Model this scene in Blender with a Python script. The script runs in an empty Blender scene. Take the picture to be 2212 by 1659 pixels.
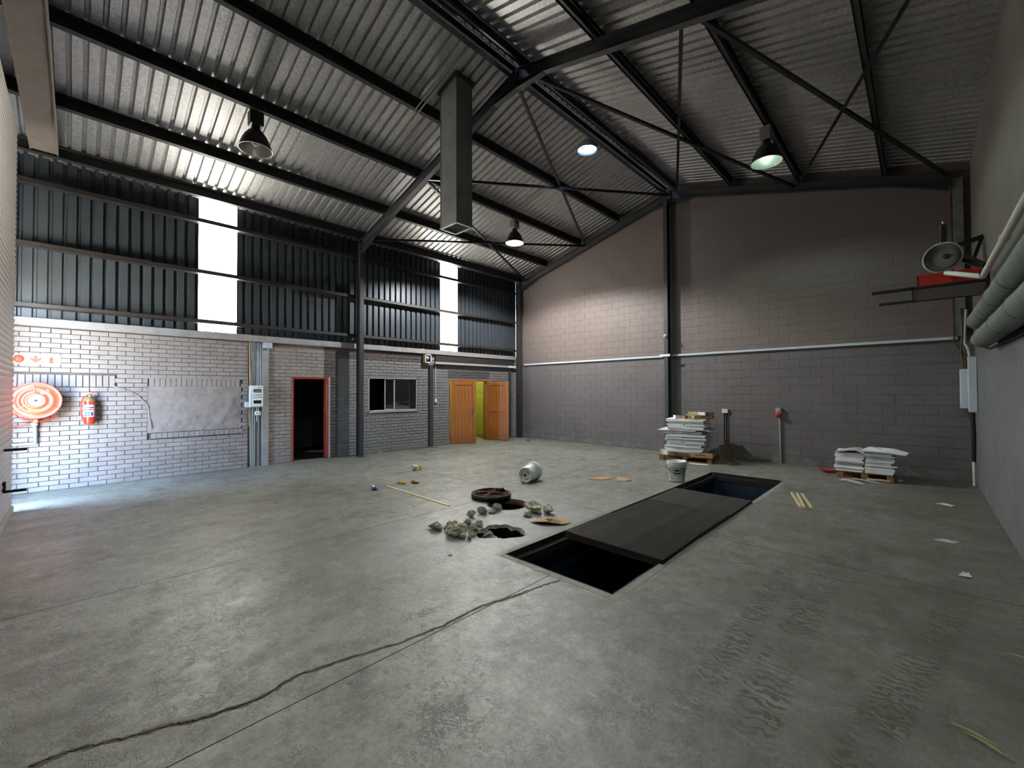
import bpy, math, random
from mathutils import Vector, Matrix, noise as mnoise
from mathutils.geometry import tessellate_polygon
random.seed(7)
R = random.Random(11)
SC = bpy.context.scene
COL = SC.collection

# ---------------------------------------------------------------- camera
cd = bpy.data.cameras.new('camera'); cam = bpy.data.objects.new('camera', cd); COL.objects.link(cam)
cd.sensor_fit = 'HORIZONTAL'; cd.sensor_width = 36.0; cd.lens = 911.0/2212*36.0
cd.clip_start = .05; cd.clip_end = 200
_y, _p, _r = math.radians(44.06), math.radians(.906), math.radians(-.187)
fw = Vector((-math.sin(_y)*math.cos(_p), math.cos(_y)*math.cos(_p), math.sin(_p)))
rt = Vector((math.cos(_y), math.sin(_y), 0)); up = rt.cross(fw)
rt2 = rt*math.cos(_r)+up*math.sin(_r); up2 = up*math.cos(_r)-rt*math.sin(_r)
cam.matrix_world = Matrix(((rt2.x, up2.x, -fw.x, 0), (rt2.y, up2.y, -fw.y, 0), (rt2.z, up2.z, -fw.z, 1.65), (0, 0, 0, 1)))
SC.camera = cam
# ---------------------------------------------------------------- world, sun, exposure
W = bpy.data.worlds.new('sky'); SC.world = W; W.use_nodes = True
wn = W.node_tree; bg = wn.nodes['Background']
bg.inputs['Color'].default_value = (.46, .67, 1.0, 1); bg.inputs['Strength'].default_value = 50.0
sd = bpy.data.lights.new('sun', 'SUN'); sun = bpy.data.objects.new('sun', sd); COL.objects.link(sun)
sd.energy = 330; sd.angle = .009; sd.color = (1, .93, .82)
sun.rotation_euler = Vector((.30, .04, -.95)).to_track_quat('-Z', 'Y').to_euler()
VS = SC.view_settings
VS.view_transform = 'Standard'; VS.look = 'None'; VS.gamma = 1; VS.use_curve_mapping = False
VS.exposure = 0.6
SC.cycles.max_bounces = 8; SC.cycles.diffuse_bounces = 5; SC.cycles.glossy_bounces = 4
SC.cycles.caustics_reflective = False; SC.cycles.caustics_refractive = False
SC.cycles.sample_clamp_indirect = 6.0
SC.cycles.use_denoising = True; SC.cycles.adaptive_threshold = .015
LAMP3, LAMP2, LAMP4 = 900.0, 60.0, 140.0      # watts of the three lit high-bay lamps
SKYLIGHT = 17.0                                # radiance of the daylit translucent sheets

# ---------------------------------------------------------------- materials
def lin(c):
    if isinstance(c, str):
        c = [int(c[i:i+2], 16)/255 for i in (0, 2, 4)]
    return tuple((x/12.92 if x <= .04045 else ((x+.055)/1.055)**2.4) for x in c)
class NT:
    def __init__(s, name):
        s.m = bpy.data.materials.new(name); s.m.use_nodes = True; s.t = s.m.node_tree; s.n = s.t.nodes
        s.b = s.n['Principled BSDF']; s.out = s.n['Material Output']
    def new(s, k, **kw):
        n = s.n.new(k)
        for a, v in kw.items(): setattr(n, a, v)
        return n
    def link(s, a, b): s.t.links.new(a, b)
    def val(s, sock, v):
        if hasattr(v, 'node'): s.link(v, sock)
        elif isinstance(v, (tuple, list)) and len(v) == 3 and sock.type == 'RGBA': sock.default_value = (*v, 1)
        else: sock.default_value = v
    def math(s, op, a, b=0.0, c=None, clamp=False):
        n = s.new('ShaderNodeMath', operation=op, use_clamp=clamp); s.val(n.inputs[0], a); s.val(n.inputs[1], b)
        if c is not None: s.val(n.inputs[2], c)
        return n.outputs[0]
    def mix(s, f, a, b, blend='MIX'):
        n = s.new('ShaderNodeMix', data_type='RGBA', blend_type=blend); s.val(n.inputs[0], f); s.val(n.inputs[6], a); s.val(n.inputs[7], b)
        return n.outputs[2]
    def noise(s, vec, scale, detail=4, rough=.55, dist=0):
        n = s.new('ShaderNodeTexNoise'); s.link(vec, n.inputs['Vector'])
        n.inputs['Scale'].default_value = scale; n.inputs['Detail'].default_value = detail
        n.inputs['Roughness'].default_value = rough; n.inputs['Distortion'].default_value = dist
        return n.outputs[0]
    def ramp(s, v, lo, hi, a=0.0, b=1.0):
        n = s.new('ShaderNodeMapRange'); n.clamp = True; s.val(n.inputs[0], v)
        for i, x in enumerate((lo, hi, a, b)): n.inputs[1+i].default_value = x
        return n.outputs[0]
    def scl(s, vec, v):
        n = s.new('ShaderNodeVectorMath', operation='MULTIPLY'); s.link(vec, n.inputs[0]); n.inputs[1].default_value = v
        return n.outputs[0]
    def bump(s, h, strength=.3, dist=.01):
        n = s.new('ShaderNodeBump'); s.link(h, n.inputs['Height']); n.inputs['Strength'].default_value = strength
        n.inputs['Distance'].default_value = dist; s.link(n.outputs[0], s.b.inputs['Normal'])
    def obj(s): return s.new('ShaderNodeTexCoord').outputs['Object']
    def pos(s): return s.new('ShaderNodeNewGeometry').outputs['Position']
    def sep(s, v):
        n = s.new('ShaderNodeSeparateXYZ'); s.link(v, n.inputs[0]); return n.outputs
def M(name, col, rough=.6, metal=0.0, var=.12, scale=6, bump=0.0, bscale=60, world=False, emit=0, ecol=None, spec=.5):
    t = NT(name); c = lin(col); v = t.pos() if world else t.obj()
    n = t.noise(v, scale, 5)
    t.val(t.b.inputs['Base Color'], t.mix(t.ramp(n, .3, .7), tuple(x*(1-var) for x in c), tuple(min(1, x*(1+var)) for x in c)))
    t.b.inputs['Roughness'].default_value = rough; t.b.inputs['Metallic'].default_value = metal
    t.b.inputs['Specular IOR Level'].default_value = spec
    if bump: t.bump(t.noise(v, bscale, 6), bump, .01)
    if emit:
        t.val(t.b.inputs['Emission Color'], lin(ecol or col)); t.b.inputs['Emission Strength'].default_value = emit
    return t.m

m_steel = M('steel_paint', '323336', .42, 0, .15, 5)
m_purlin = M('purlin_paint', '2a2b2e', .45, 0, .15, 4)
m_girt = M('girt_paint', '292727', .5, 0, .2, 5)
m_black = M('black_metal', '121214', .45)
m_white = M('white_plastic', 'd6d7d4', .4, 0, .04)
m_offwhite = M('painted_white_steel', 'b9c2cc', .35, 0, .05)
m_grey = M('grey_plastic', '8c9290', .45, 0, .08)
m_pipe = M('grey_drain_pipe', '666e6b', .6, 0, .3, 9)
m_galv = M('galvanised_trunking', 'a3a8a8', .4, .2, .12, 14)
m_red = M('red_enamel', 'c3321f', .3, 0, .06)
m_redreel = M('red_reel_enamel', 'd2472c', .4, 0, .05)
m_redsign = M('red_print', 'd5402f', .5, 0, .03)
m_sign = M('cream_sign', 'e6dfa0', .5, 0, .03)
m_yellow = M('yellow_label', 'f0c419', .5, 0, .03)
m_blue = M('blue_print', '2c4ca0', .5, 0, .05)
m_navy = M('navy_print', '1d2b6b', .45, 0, .05)
m_olive = M('olive_green_paint', '5d6633', .4, 0, .05)
m_green = M('lime_print', '7ab22f', .5, 0, .05)
m_rust = M('rusty_iron', '4f3428', .8, .2, .45, 14, .5, 50)
m_iron = M('dark_iron', '2c2826', .7, .3, .4, 20, .4, 60)
m_frame = M('red_brown_frame', '7d2a1c', .45, 0, .2, 8)
m_alum = M('aluminium_frame', 'a9abab', .4, .3, .06)
m_card = M('brown_cardboard', 'a98a63', .8, 0, .15, 9)
m_carddark = M('dark_cardboard', '5e4d38', .85, 0, .2, 9)
m_foam = M('yellow_foam', 'c2a469', .9, 0, .25, 25, .5, 80)
m_panel = M('white_foam_board', 'eff2f6', .7, 0, .1, 4)
m_panel2 = M('grey_foam_board', 'b4b9c0', .75, 0, .15, 4)
m_plasticbag = M('crumpled_plastic', 'c5c6bd', .35, 0, .2, 20)
m_leaf = M('dry_leaf', '9a9464', .7, 0, .25, 30)
m_bucket = M('white_bucket', 'e3e9e5', .4, 0, .08, 10)
m_chunk = M('broken_concrete', '9c9d95', .95, 0, .4, 16, .9, 50)
m_chunky = M('pale_broken_concrete', 'bdbba6', .95, 0, .4, 16, .9, 50)
m_earth = M('dark_earth', '100f0e', .95, 0, .4, 18, .9, 40, spec=.1)
m_bluepit = M('blue_pit_paint', '1e3346', .5, 0, .35, 7)
m_beige = M('beige_sheet_metal', '8b8078', .5, 0, .1, 6)
m_shutter = M('beige_shutter_paint', '998e84', .42, 0, .12, 5)
m_greenroom = M('lime_green_paint', 'a9ad45', .6, 0, .06, 5)
m_ledge = M('painted_concrete', '8d8b8b', .7, 0, .15, 6, .2)
m_darkbeam = M('dark_beam_paint', '2c2728', .6, 0, .15, 6)
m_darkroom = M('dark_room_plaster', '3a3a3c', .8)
m_timber = M('pallet_timber', '8a6238', .8, 0, .35, 12, .3, 40)
m_pale = M('pale_timber', 'c4b894', .8, 0, .15, 20)
m_pink = M('magenta_plastic', 'a5304f', .4, 0, .3, 30)
m_duct = M('duct_sheet', '8c8e8c', .5, .15, .22, 3)
m_brass = M('chrome_fitting', 'b8b8b4', .25, .9, .03)
m_asphalt = M('outdoor_concrete', 'a9a396', .9, 0, .15, 2)
m_bulb_off = M('unlit_bulb', 'd8d4cc', .25, 0, .03)
m_reflector = M('spun_aluminium', 'b9b7b0', .3, .6, .04)
def emis(name, col, s):
    t = NT(name); e = t.new('ShaderNodeEmission'); e.inputs[0].default_value = (*lin(col), 1); e.inputs[1].default_value = s
    t.link(e.outputs[0], t.out.inputs[0]); return t.m
m_bulb3 = emis('lit_bulb', 'f4fbff', 60)
m_bulb2 = emis('greenish_lit_bulb', 'd0ffe6', 9)

def mk_glass():
    t = NT('window_glass'); tr = t.new('ShaderNodeBsdfTransparent'); tr.inputs[0].default_value = (.86, .9, .9, 1)
    gl = t.new('ShaderNodeBsdfGlossy'); gl.inputs['Roughness'].default_value = .04
    fr = t.new('ShaderNodeFresnel'); fr.inputs[0].default_value = 1.5; ms = t.new('ShaderNodeMixShader')
    t.link(t.math('ADD', fr.outputs[0], .04), ms.inputs[0]); t.link(tr.outputs[0], ms.inputs[1]); t.link(gl.outputs[0], ms.inputs[2]); t.link(ms.outputs[0], t.out.inputs[0])
    return t.m
m_glass = mk_glass()

def mk_translucent():
    t = NT('daylit_translucent_sheet')
    n = t.noise(t.obj(), 3, 3)
    t.b.inputs['Base Color'].default_value = (.8, .82, .82, 1); t.b.inputs['Roughness'].default_value = .4
    t.val(t.b.inputs['Emission Color'], t.mix(n, (1.0, .97, .90), (1, .94, .84)))
    t.b.inputs['Emission Strength'].default_value = SKYLIGHT
    return t.m
m_trans = mk_translucent()
def mk_closer():
    t = NT('pale_foam_closer'); tr = t.new('ShaderNodeBsdfTranslucent'); tr.inputs[0].default_value = (.55, .57, .62, 1)
    ms = t.new('ShaderNodeMixShader'); ms.inputs[0].default_value = .6
    t.b.inputs['Base Color'].default_value = (.6, .62, .66, 1)
    t.link(t.b.outputs[0], ms.inputs[1]); t.link(tr.outputs[0], ms.inputs[2]); t.link(ms.outputs[0], t.out.inputs[0]); return t.m
m_closer = mk_closer()

def mk_galvroof():
    t = NT('galvanised_roof_sheet'); v = t.pos()
    a = t.noise(v, 26, 4, .7); b = t.noise(t.scl(v, (1, 3, 1)), 1.2, 4)
    c = t.mix(t.ramp(a, .35, .65), (.36, .36, .355), (.62, .61, .59))
    c = t.mix(t.ramp(b, .45, .75, 0, .35), c, (.42, .40, .37))
    t.val(t.b.inputs['Base Color'], c)
    t.b.inputs['Metallic'].default_value = .8
    t.val(t.b.inputs['Roughness'], t.ramp(a, .3, .7, .42, .58))
    t.bump(a, .12, .004); return t.m
m_roof = mk_galvroof()
def mk_clad():
    t = NT('painted_cladding'); v = t.pos(); a = t.noise(v, 3, 5)
    t.val(t.b.inputs['Base Color'], t.mix(a, lin('3e454c'), lin('4f575f')))
    t.b.inputs['Roughness'].default_value = .34; t.b.inputs['Metallic'].default_value = .3
    return t.m
m_clad = mk_clad()

def rect(t, a, b, a0, a1, b0, b1, soft=.02):
    f = t.math('MULTIPLY', t.ramp(a, a0-soft, a0+soft), t.ramp(a, a1+soft, a1-soft))
    g = t.math('MULTIPLY', t.ramp(b, b0-soft, b0+soft), t.ramp(b, b1+soft, b1-soft))
    return t.math('MULTIPLY', f, g)
def mk_brickpaint(name, bstr=.25, bsc=45):
    t = NT(name); v = t.pos(); x, y, z = t.sep(v)
    n = t.noise(v, 4, 6)
    c = t.mix(t.ramp(n, .3, .7), lin('7c7572'), lin('8b8480'))
    # patches of older and newer paint
    grey = rect(t, y, z, 4.57, 10.9, -.1, 2.46, .012)
    c = t.mix(grey, c, t.mix(n, lin('646567'), lin('777777')))
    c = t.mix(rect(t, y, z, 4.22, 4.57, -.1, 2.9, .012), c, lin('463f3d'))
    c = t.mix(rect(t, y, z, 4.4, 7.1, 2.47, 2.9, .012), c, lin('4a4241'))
    c = t.mix(rect(t, y, z, 8.0, 9.75, 2.03, 2.3, .012), c, lin('4d4b4d'))
    # scuffs
    s = t.noise(t.scl(v, (1, 2.5, 5)), 6, 6, .7)
    c = t.mix(t.math('MULTIPLY', t.ramp(s, .66, .72), .35), c, lin('a3a9ad'))
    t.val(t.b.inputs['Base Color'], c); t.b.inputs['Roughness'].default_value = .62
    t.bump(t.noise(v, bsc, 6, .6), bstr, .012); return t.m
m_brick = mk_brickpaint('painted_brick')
m_joint_shade = M('shade_toned_painted_joint', '4a4644', .8, 0, .15, 9, world=True)  # same painted joints, coloured darker to stand in for shade between the bricks
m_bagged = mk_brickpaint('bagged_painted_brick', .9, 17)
def mk_block(name, top, low, zsplit):
    t = NT(name); v = t.pos(); x, y, z = t.sep(v)
    n = t.noise(v, 1.7, 6); n2 = t.noise(v, 22, 5)
    hi = t.mix(t.ramp(n, .3, .7), lin(top), tuple(q*1.18 for q in lin(top)))
    lo = t.mix(t.ramp(n, .3, .7), lin(low), tuple(q*1.2 for q in lin(low)))
    c = t.mix(t.ramp(z, zsplit-.01, zsplit+.01), lo, hi)
    s = t.noise(t.scl(v, (1.2, 1.2, 2.4)), 3.2, 8, .72)
    c = t.mix(t.math('MULTIPLY', t.ramp(s, .665, .72), .28), c, lin('a7a8a6'))
    d = t.math('MULTIPLY', t.ramp(z, .35, .0), t.ramp(t.noise(v, 5, 6, .7), .5, .65))
    c = t.mix(t.math('MULTIPLY', d, .5), c, lin('8d9190'))
    t.val(t.b.inputs['Base Color'], c); t.b.inputs['Roughness'].default_value = .6
    t.bump(n2, .25, .006); return t.m
m_block = mk_block('painted_block', '655b57', '5a5657', 2.56)
def mk_right():
    t = NT('stained_painted_plaster'); v = t.pos(); x, y, z = t.sep(v)
    n = t.noise(v, 1.4, 8, .7); k = t.noise(t.scl(v, (1, 3.5, .35)), 2.4, 6, .65)
    hi = t.mix(t.ramp(n, .3, .7), lin('655d58'), lin('77706b')); lo = t.mix(t.ramp(n, .3, .7), lin('585a5c'), lin('6d7073'))
    c = t.mix(t.ramp(z, 2.22, 2.26), lo, hi)
    c = t.mix(t.math('MULTIPLY', t.math('MULTIPLY', t.ramp(k, .60, .74), t.ramp(z, 2.3, 1.9)), .4), c, lin('a0a4a6'))
    c = t.mix(t.math('MULTIPLY', t.math('MULTIPLY', t.ramp(t.noise(v, 4, 9, .75), .56, .66), t.ramp(z, 1.2, .1)), .5), c, lin('8f9596'))
    t.val(t.b.inputs['Base Color'], c); t.b.inputs['Roughness'].default_value = .65
    t.bump(t.noise(v, 9, 9, .7), .35, .01); return t.m
m_right = mk_right()

def mk_floor():
    t = NT('worn_concrete'); v = t.pos(); x, y, z = t.sep(v)
    n1 = t.noise(v, .55, 7, .6); n2 = t.noise(t.scl(v, (1, .7, 1)), 2.3, 10, .78, .15); n3 = t.noise(v, 38, 5, .7)
    n4 = t.noise(v, 9, 8, .75, 1.2)
    c = t.mix(t.ramp(n1, .32, .68), lin('6b6e67'), lin('92968d'))
    c = t.mix(t.math('MULTIPLY', t.ramp(n2, .5, .64), .74), c, lin('5f5a51'))
    c = t.mix(t.math('MULTIPLY', t.ramp(n2, .44, .28), .5), c, lin('a5aaa6'))
    c = t.mix(t.math('MULTIPLY', t.ramp(n3, .42, .68), .38), c, lin('4d4c47'))
    n5 = t.noise(v, 5.5, 9, .78)
    c = t.mix(t.math('MULTIPLY', t.ramp(n5, .50, .64), .40), c, lin('524f48'))
    c = t.mix(t.math('MULTIPLY', t.ramp(n5, .47, .36), .30), c, lin('b0b3ae'))
    # wispy scuffs (noise contour lines), broken up, then small dark flecks and pits
    msk = t.ramp(t.noise(v, 1.3, 5, .65), .42, .62)
    sc = None
    for fs, wd, vs_ in ((4.5, .035, (1.5, 1, 1)), (9, .05, (1, 1.4, 1)), (19, .06, (1, 1, 1))):
        q = t.noise(t.scl(v, vs_), fs, 3, .6, 1.6)
        ln = t.ramp(t.math('ABSOLUTE', t.math('SUBTRACT', q, .5)), wd, wd*.15)
        ln = t.math('MULTIPLY', ln, t.ramp(t.noise(v, fs*.55, 3), .48, .60))
        sc = ln if sc is None else t.math('MAXIMUM', sc, ln)
    c = t.mix(t.math('MULTIPLY', sc, t.math('ADD', t.math('MULTIPLY', msk, .55), .22)), c, lin('403d36'))
    c = t.mix(t.math('MULTIPLY', t.ramp(n4, .64, .70), .55), c, lin('423f38'))
    c = t.mix(t.math('MULTIPLY', t.ramp(n4, .36, .30), .25), c, lin('b4b8b4'))
    vo = t.new('ShaderNodeTexVoronoi', feature='F1'); t.link(v, vo.inputs['Vector']); vo.inputs['Scale'].default_value = 5.5
    c = t.mix(t.math('MULTIPLY', t.math('MULTIPLY', t.ramp(vo.outputs['Distance'], .10, .05), t.ramp(t.noise(v, 3, 2), .55, .6)), .6), c, lin('35332e'))
    # brown muddy zone towards the shutter, cleaner pale zone round the manhole
    bz = t.math('MULTIPLY', rect(t, x, y, -8.0, -4.9, .3, 3.2, .9), t.ramp(t.noise(v, 1.1, 7, .7), .42, .6))
    c = t.mix(t.math('MULTIPLY', bz, .62), c, lin('5b554a'))
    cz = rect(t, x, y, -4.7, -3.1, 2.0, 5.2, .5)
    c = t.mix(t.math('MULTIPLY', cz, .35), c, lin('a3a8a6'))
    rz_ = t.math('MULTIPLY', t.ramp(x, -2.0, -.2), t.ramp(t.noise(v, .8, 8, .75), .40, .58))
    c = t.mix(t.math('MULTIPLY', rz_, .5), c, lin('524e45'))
    # muddy tyre tread prints near the camera
    wv = t.new('ShaderNodeTexWave', wave_type='BANDS', bands_direction='Y', wave_profile='SIN')
    t.link(v, wv.inputs['Vector']); wv.inputs['Scale'].default_value = 5.2; wv.inputs['Distortion'].default_value = 11.0
    wv.inputs['Detail'].default_value = 4; wv.inputs['Detail Scale'].default_value = 2.2
    band = 0
    trk = None
    for x0, w in ((-.42, .13), (-.02, .12), (-.86, .10)):
        wob = t.math('ADD', x, t.math('MULTIPLY', t.math('SINE', t.math('MULTIPLY', y, .9+x0)), .22))
        d = t.math('ABSOLUTE', t.math('SUBTRACT', wob, x0))
        k = t.ramp(d, w, w*.7)
        trk = k if trk is None else t.math('MAXIMUM', trk, k)
    trk = t.math('MULTIPLY', trk, t.math('MULTIPLY', t.ramp(y, 2.0, 2.4), t.ramp(y, 5.2, 4.3)))
    trk = t.math('MULTIPLY', trk, t.ramp(t.noise(v, 2.2, 5), .36, .50))
    c = t.mix(t.math('MULTIPLY', trk, t.math('MULTIPLY', t.ramp(wv.outputs[0], .58, .78), .8)), c, lin('3d372f'))
    # grime along the walls
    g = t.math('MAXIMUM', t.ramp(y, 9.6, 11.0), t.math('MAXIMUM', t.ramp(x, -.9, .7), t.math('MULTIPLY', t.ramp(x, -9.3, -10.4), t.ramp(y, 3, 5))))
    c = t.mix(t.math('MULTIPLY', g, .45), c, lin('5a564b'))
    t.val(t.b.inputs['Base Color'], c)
    r = t.math('ADD', t.ramp(n2, .3, .7, .26, .46), t.math('MULTIPLY', n3, .12))
    t.val(t.b.inputs['Roughness'], r); t.b.inputs['Specular IOR Level'].default_value = .55
    h = t.math('ADD', t.math('MULTIPLY', n4, .6), t.math('ADD', t.math('MULTIPLY', sc, .5), t.math('MULTIPLY', n3, .25)))
    t.bump(h, .32, .012); return t.m
m_floor = mk_floor()
m_joint = M('joint_dirt', '35312b', .95, spec=.05)
m_crack = M('crumbled_crack_dirt', '605c52', .95, 0, .25, 30)
m_patch = M('pale_cement_edge', '86867e', .9, 0, .2, 9, .3)
def mk_wood():
    t = NT('varnished_wood'); v = t.obj()
    n = t.noise(t.scl(v, (14, 14, 1.2)), 2.2, 6, .6, .8)
    z = t.sep(v)[2]
    c = t.mix(t.ramp(n, .3, .7), lin('784722'), lin('a2672f'))
    c = t.mix(t.math('MULTIPLY', t.ramp(z, .45, .0), .45), c, lin('4f2a12'))
    t.val(t.b.inputs['Base Color'], c); t.b.inputs['Roughness'].default_value = .38; return t.m
m_wood = mk_wood()
def mk_plate():
    t = NT('oily_steel_plate'); v = t.obj(); n = t.noise(v, 4, 8, .7)
    c = t.mix(t.ramp(n, .35, .75), lin('2a2b2b'), lin('4a4842'))
    t.val(t.b.inputs['Base Color'], c); t.b.inputs['Metallic'].default_value = .3; t.b.inputs['Roughness'].default_value = .5
    return t.m
m_plate = mk_plate()
m_plate_dark = M('black_steel_plate', '151515', .6, .2, .3, 6)  # cover plate in the gaps, darker than the ribs on it

# ---------------------------------------------------------------- mesh builder
class MB:
    def __init__(s): s.v = []; s.f = []; s.sm = []; s.mi = []; s.cur = 0
    def add(s, vs, fs, smooth=False):
        o = len(s.v); s.v += [tuple(p) for p in vs]
        s.f += [tuple(i+o for i in f) for f in fs]; s.sm += [smooth]*len(fs); s.mi += [s.cur]*len(fs); return s
    def box(s, x0, x1, y0, y1, z0, z1, mat=None):
        vs = [(x, y, z) for z in (z0, z1) for y in (y0, y1) for x in (x0, x1)]
        if mat is not None: vs = [mat @ Vector(p) for p in vs]
        return s.add(vs, [(0, 2, 3, 1), (4, 5, 7, 6), (0, 1, 5, 4), (1, 3, 7, 5), (3, 2, 6, 7), (2, 0, 4, 6)])
    def cbox(s, x0, x1, y0, y1, z0, z1, c=.005, mat=None):
        """box with all twelve edges chamfered"""
        vs = []; idx = {}
        X, Y, Z = (x0, x1), (y0, y1), (z0, z1)
        for i in (0, 1):
            for j in (0, 1):
                for k in (0, 1):
                    cx, cy, cz = X[i], Y[j], Z[k]; dx, dy, dz = (c, -c)[i], (c, -c)[j], (c, -c)[k]
                    for a, p in enumerate(((cx, cy+dy, cz+dz), (cx+dx, cy, cz+dz), (cx+dx, cy+dy, cz))):
                        idx[i, j, k, a] = len(vs); vs.append(p)
        g = lambda i, j, k, a: idx[i, j, k, a]
        fs = []
        for i in (0, 1):
            q = [g(i, 0, 0, 0), g(i, 1, 0, 0), g(i, 1, 1, 0), g(i, 0, 1, 0)]; fs.append(q if i else q[::-1])
            q = [g(0, i, 0, 1), g(0, i, 1, 1), g(1, i, 1, 1), g(1, i, 0, 1)]; fs.append(q if i else q[::-1])
            q = [g(0, 0, i, 2), g(1, 0, i, 2), g(1, 1, i, 2), g(0, 1, i, 2)]; fs.append(q if i else q[::-1])
        for i in (0, 1):
            for j in (0, 1):
                fl = (i == j)
                q = [g(i, j, 0, 0), g(i, j, 1, 0), g(i, j, 1, 1), g(i, j, 0, 1)]; fs.append(q if not fl else q[::-1])
                q = [g(i, 0, j, 2), g(i, 0, j, 0), g(i, 1, j, 0), g(i, 1, j, 2)]; fs.append(q if not fl else q[::-1])
                q = [g(0, i, j, 1), g(1, i, j, 1), g(1, i, j, 2), g(0, i, j, 2)]; fs.append(q if not fl else q[::-1])
                for k in (0, 1):
                    q = [g(i, j, k, 0), g(i, j, k, 1), g(i, j, k, 2)]; fs.append(q if (i+j+k) % 2 else q[::-1])
        if mat is not None: vs = [mat @ Vector(p) for p in vs]
        return s.add(vs, fs)
    def bar(s, p0, p1, w, h, upv=(0, 0, 1)):
        p0, p1 = Vector(p0), Vector(p1); d = (p1-p0).normalized(); u = Vector(upv); sd_ = d.cross(u).normalized(); u = sd_.cross(d)
        vs = []
        for p in (p0, p1):
            for a, b in ((-1, -1), (1, -1), (1, 1), (-1, 1)): vs.append(p+sd_*(a*w/2)+u*(b*h/2))
        return s.add(vs, [(0, 1, 2, 3)[::-1], (4, 5, 6, 7), (0, 1, 5, 4), (1, 2, 6, 5), (2, 3, 7, 6), (3, 0, 4, 7)])
    def tube(s, pts, r, n=12, cap=True, closed=False):
        pts = [Vector(p) for p in pts]; m = len(pts); rs = r if isinstance(r, (list, tuple)) else [r]*m
        t0 = (pts[1]-pts[0]).normalized(); a = Vector((0, 0, 1)) if abs(t0.z) < .9 else Vector((1, 0, 0)); u = t0.cross(a).normalized()
        vs = []
        for i, p in enumerate(pts):
            if closed: t = (pts[(i+1) % m]-pts[i-1]).normalized()
            else: t = (pts[min(i+1, m-1)]-pts[max(i-1, 0)]).normalized()
            u = (u-t*u.dot(t)).normalized(); w = t.cross(u)
            for k in range(n):
                an = 2*math.pi*k/n; vs.append(p+(u*math.cos(an)+w*math.sin(an))*rs[i])
        fs = []
        for i in range(m if closed else m-1):
            j = (i+1) % m
            for k in range(n):
                l = (k+1) % n; fs.append((i*n+k, i*n+l, j*n+l, j*n+k))
        s.add(vs, fs, True)
        if cap and not closed:
            s.add(vs[:n], [tuple(range(n))[::-1]]); s.add(vs[-n:], [tuple(range(n))])
        return s
    def lathe(s, prof, n=24, mat=None, cap0=False, cap1=False, smooth=True):
        vs = []
        for r_, z_ in prof:
            for k in range(n):
                a = 2*math.pi*k/n; vs.append(Vector((r_*math.cos(a), r_*math.sin(a), z_)))
        if mat is not None: vs = [mat @ p for p in vs]
        fs = []
        for i in range(len(prof)-1):
            for k in range(n):
                l = (k+1) % n; fs.append((i*n+k, i*n+l, (i+1)*n+l, (i+1)*n+k))
        s.add(vs, fs, smooth)
        if cap0: s.add(vs[:n], [tuple(range(n))[::-1]])
        if cap1: s.add(vs[-n:], [tuple(range(n))])
        return s
    def prism(s, poly, vec):
        """planar 3-D polygon (list of points) extruded by vec"""
        P = [Vector(p) for p in poly]; n = len(P); v = Vector(vec)
        vs = P+[p+v for p in P]
        fs = [tuple(range(n))[::-1], tuple(range(n, 2*n))]+[(i, (i+1) % n, n+(i+1) % n, n+i) for i in range(n)]
        return s.add(vs, fs)
    def build(s, name, mat, parent=None, loc=None, fix=True):
        me = bpy.data.meshes.new(name); me.from_pydata(s.v, [], s.f)
        for mm in (mat if isinstance(mat, (list, tuple)) else [mat]): me.materials.append(mm)
        me.polygons.foreach_set('use_smooth', s.sm)
        me.polygons.foreach_set('material_index', s.mi)
        me.update()
        if fix:
            import bmesh
            bm = bmesh.new(); bm.from_mesh(me); bmesh.ops.recalc_face_normals(bm, faces=bm.faces); bm.to_mesh(me); bm.free()
        return link(name, me, parent, loc)
def link(name, me, parent=None, loc=None):
    o = bpy.data.objects.new(name, me); COL.objects.link(o)
    if parent is not None: o.parent = parent
    if loc is not None: o.location = loc
    return o
def empty(name, loc=(0, 0, 0), rz=0.0):
    o = bpy.data.objects.new(name, None); COL.objects.link(o); o.location = loc; o.rotation_euler = (0, 0, rz); o.empty_display_size = .1
    return o
def tag(o, label=None, cat=None, group=None, kind=None):
    if label: o['label'] = label
    if cat: o['category'] = cat
    if group: o['group'] = group
    if kind: o['kind'] = kind
    return o
def thing(name, label, cat, loc=(0, 0, 0), rz=0.0, group=None): return tag(empty(name, loc, rz), label, cat, group)
def struct(name, loc=(0, 0, 0)): return tag(empty(name, loc), kind='structure')
def RX(a): return Matrix.Rotation(a, 4, 'X')
def RY(a): return Matrix.Rotation(a, 4, 'Y')
def RZ(a): return Matrix.Rotation(a, 4, 'Z')
def T(*p): return Matrix.Translation(p)

# ---------------------------------------------------------------- room dimensions (metres)
XL, XRW, YB = -10.5, .69, 11.05
XA = -4.68                                     # ridge
def zr(x): return 6.73-.267*abs(x-XA)          # underside of the rafters
def zs(x): return zr(x)+.40                    # underside of the roof sheets (purlins stand on the rafters)
PITCH = .16675
def profile(n=4, rise=.046):
    """IBR profile: (along, up) points for n ribs"""
    pts = []
    for i in range(n):
        b = i*PITCH; pts += [(b, 0), (b+.106, 0), (b+.120, rise), (b+.152, rise)]
    pts.append((n*PITCH, 0)); return pts
SW = 4*PITCH

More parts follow.
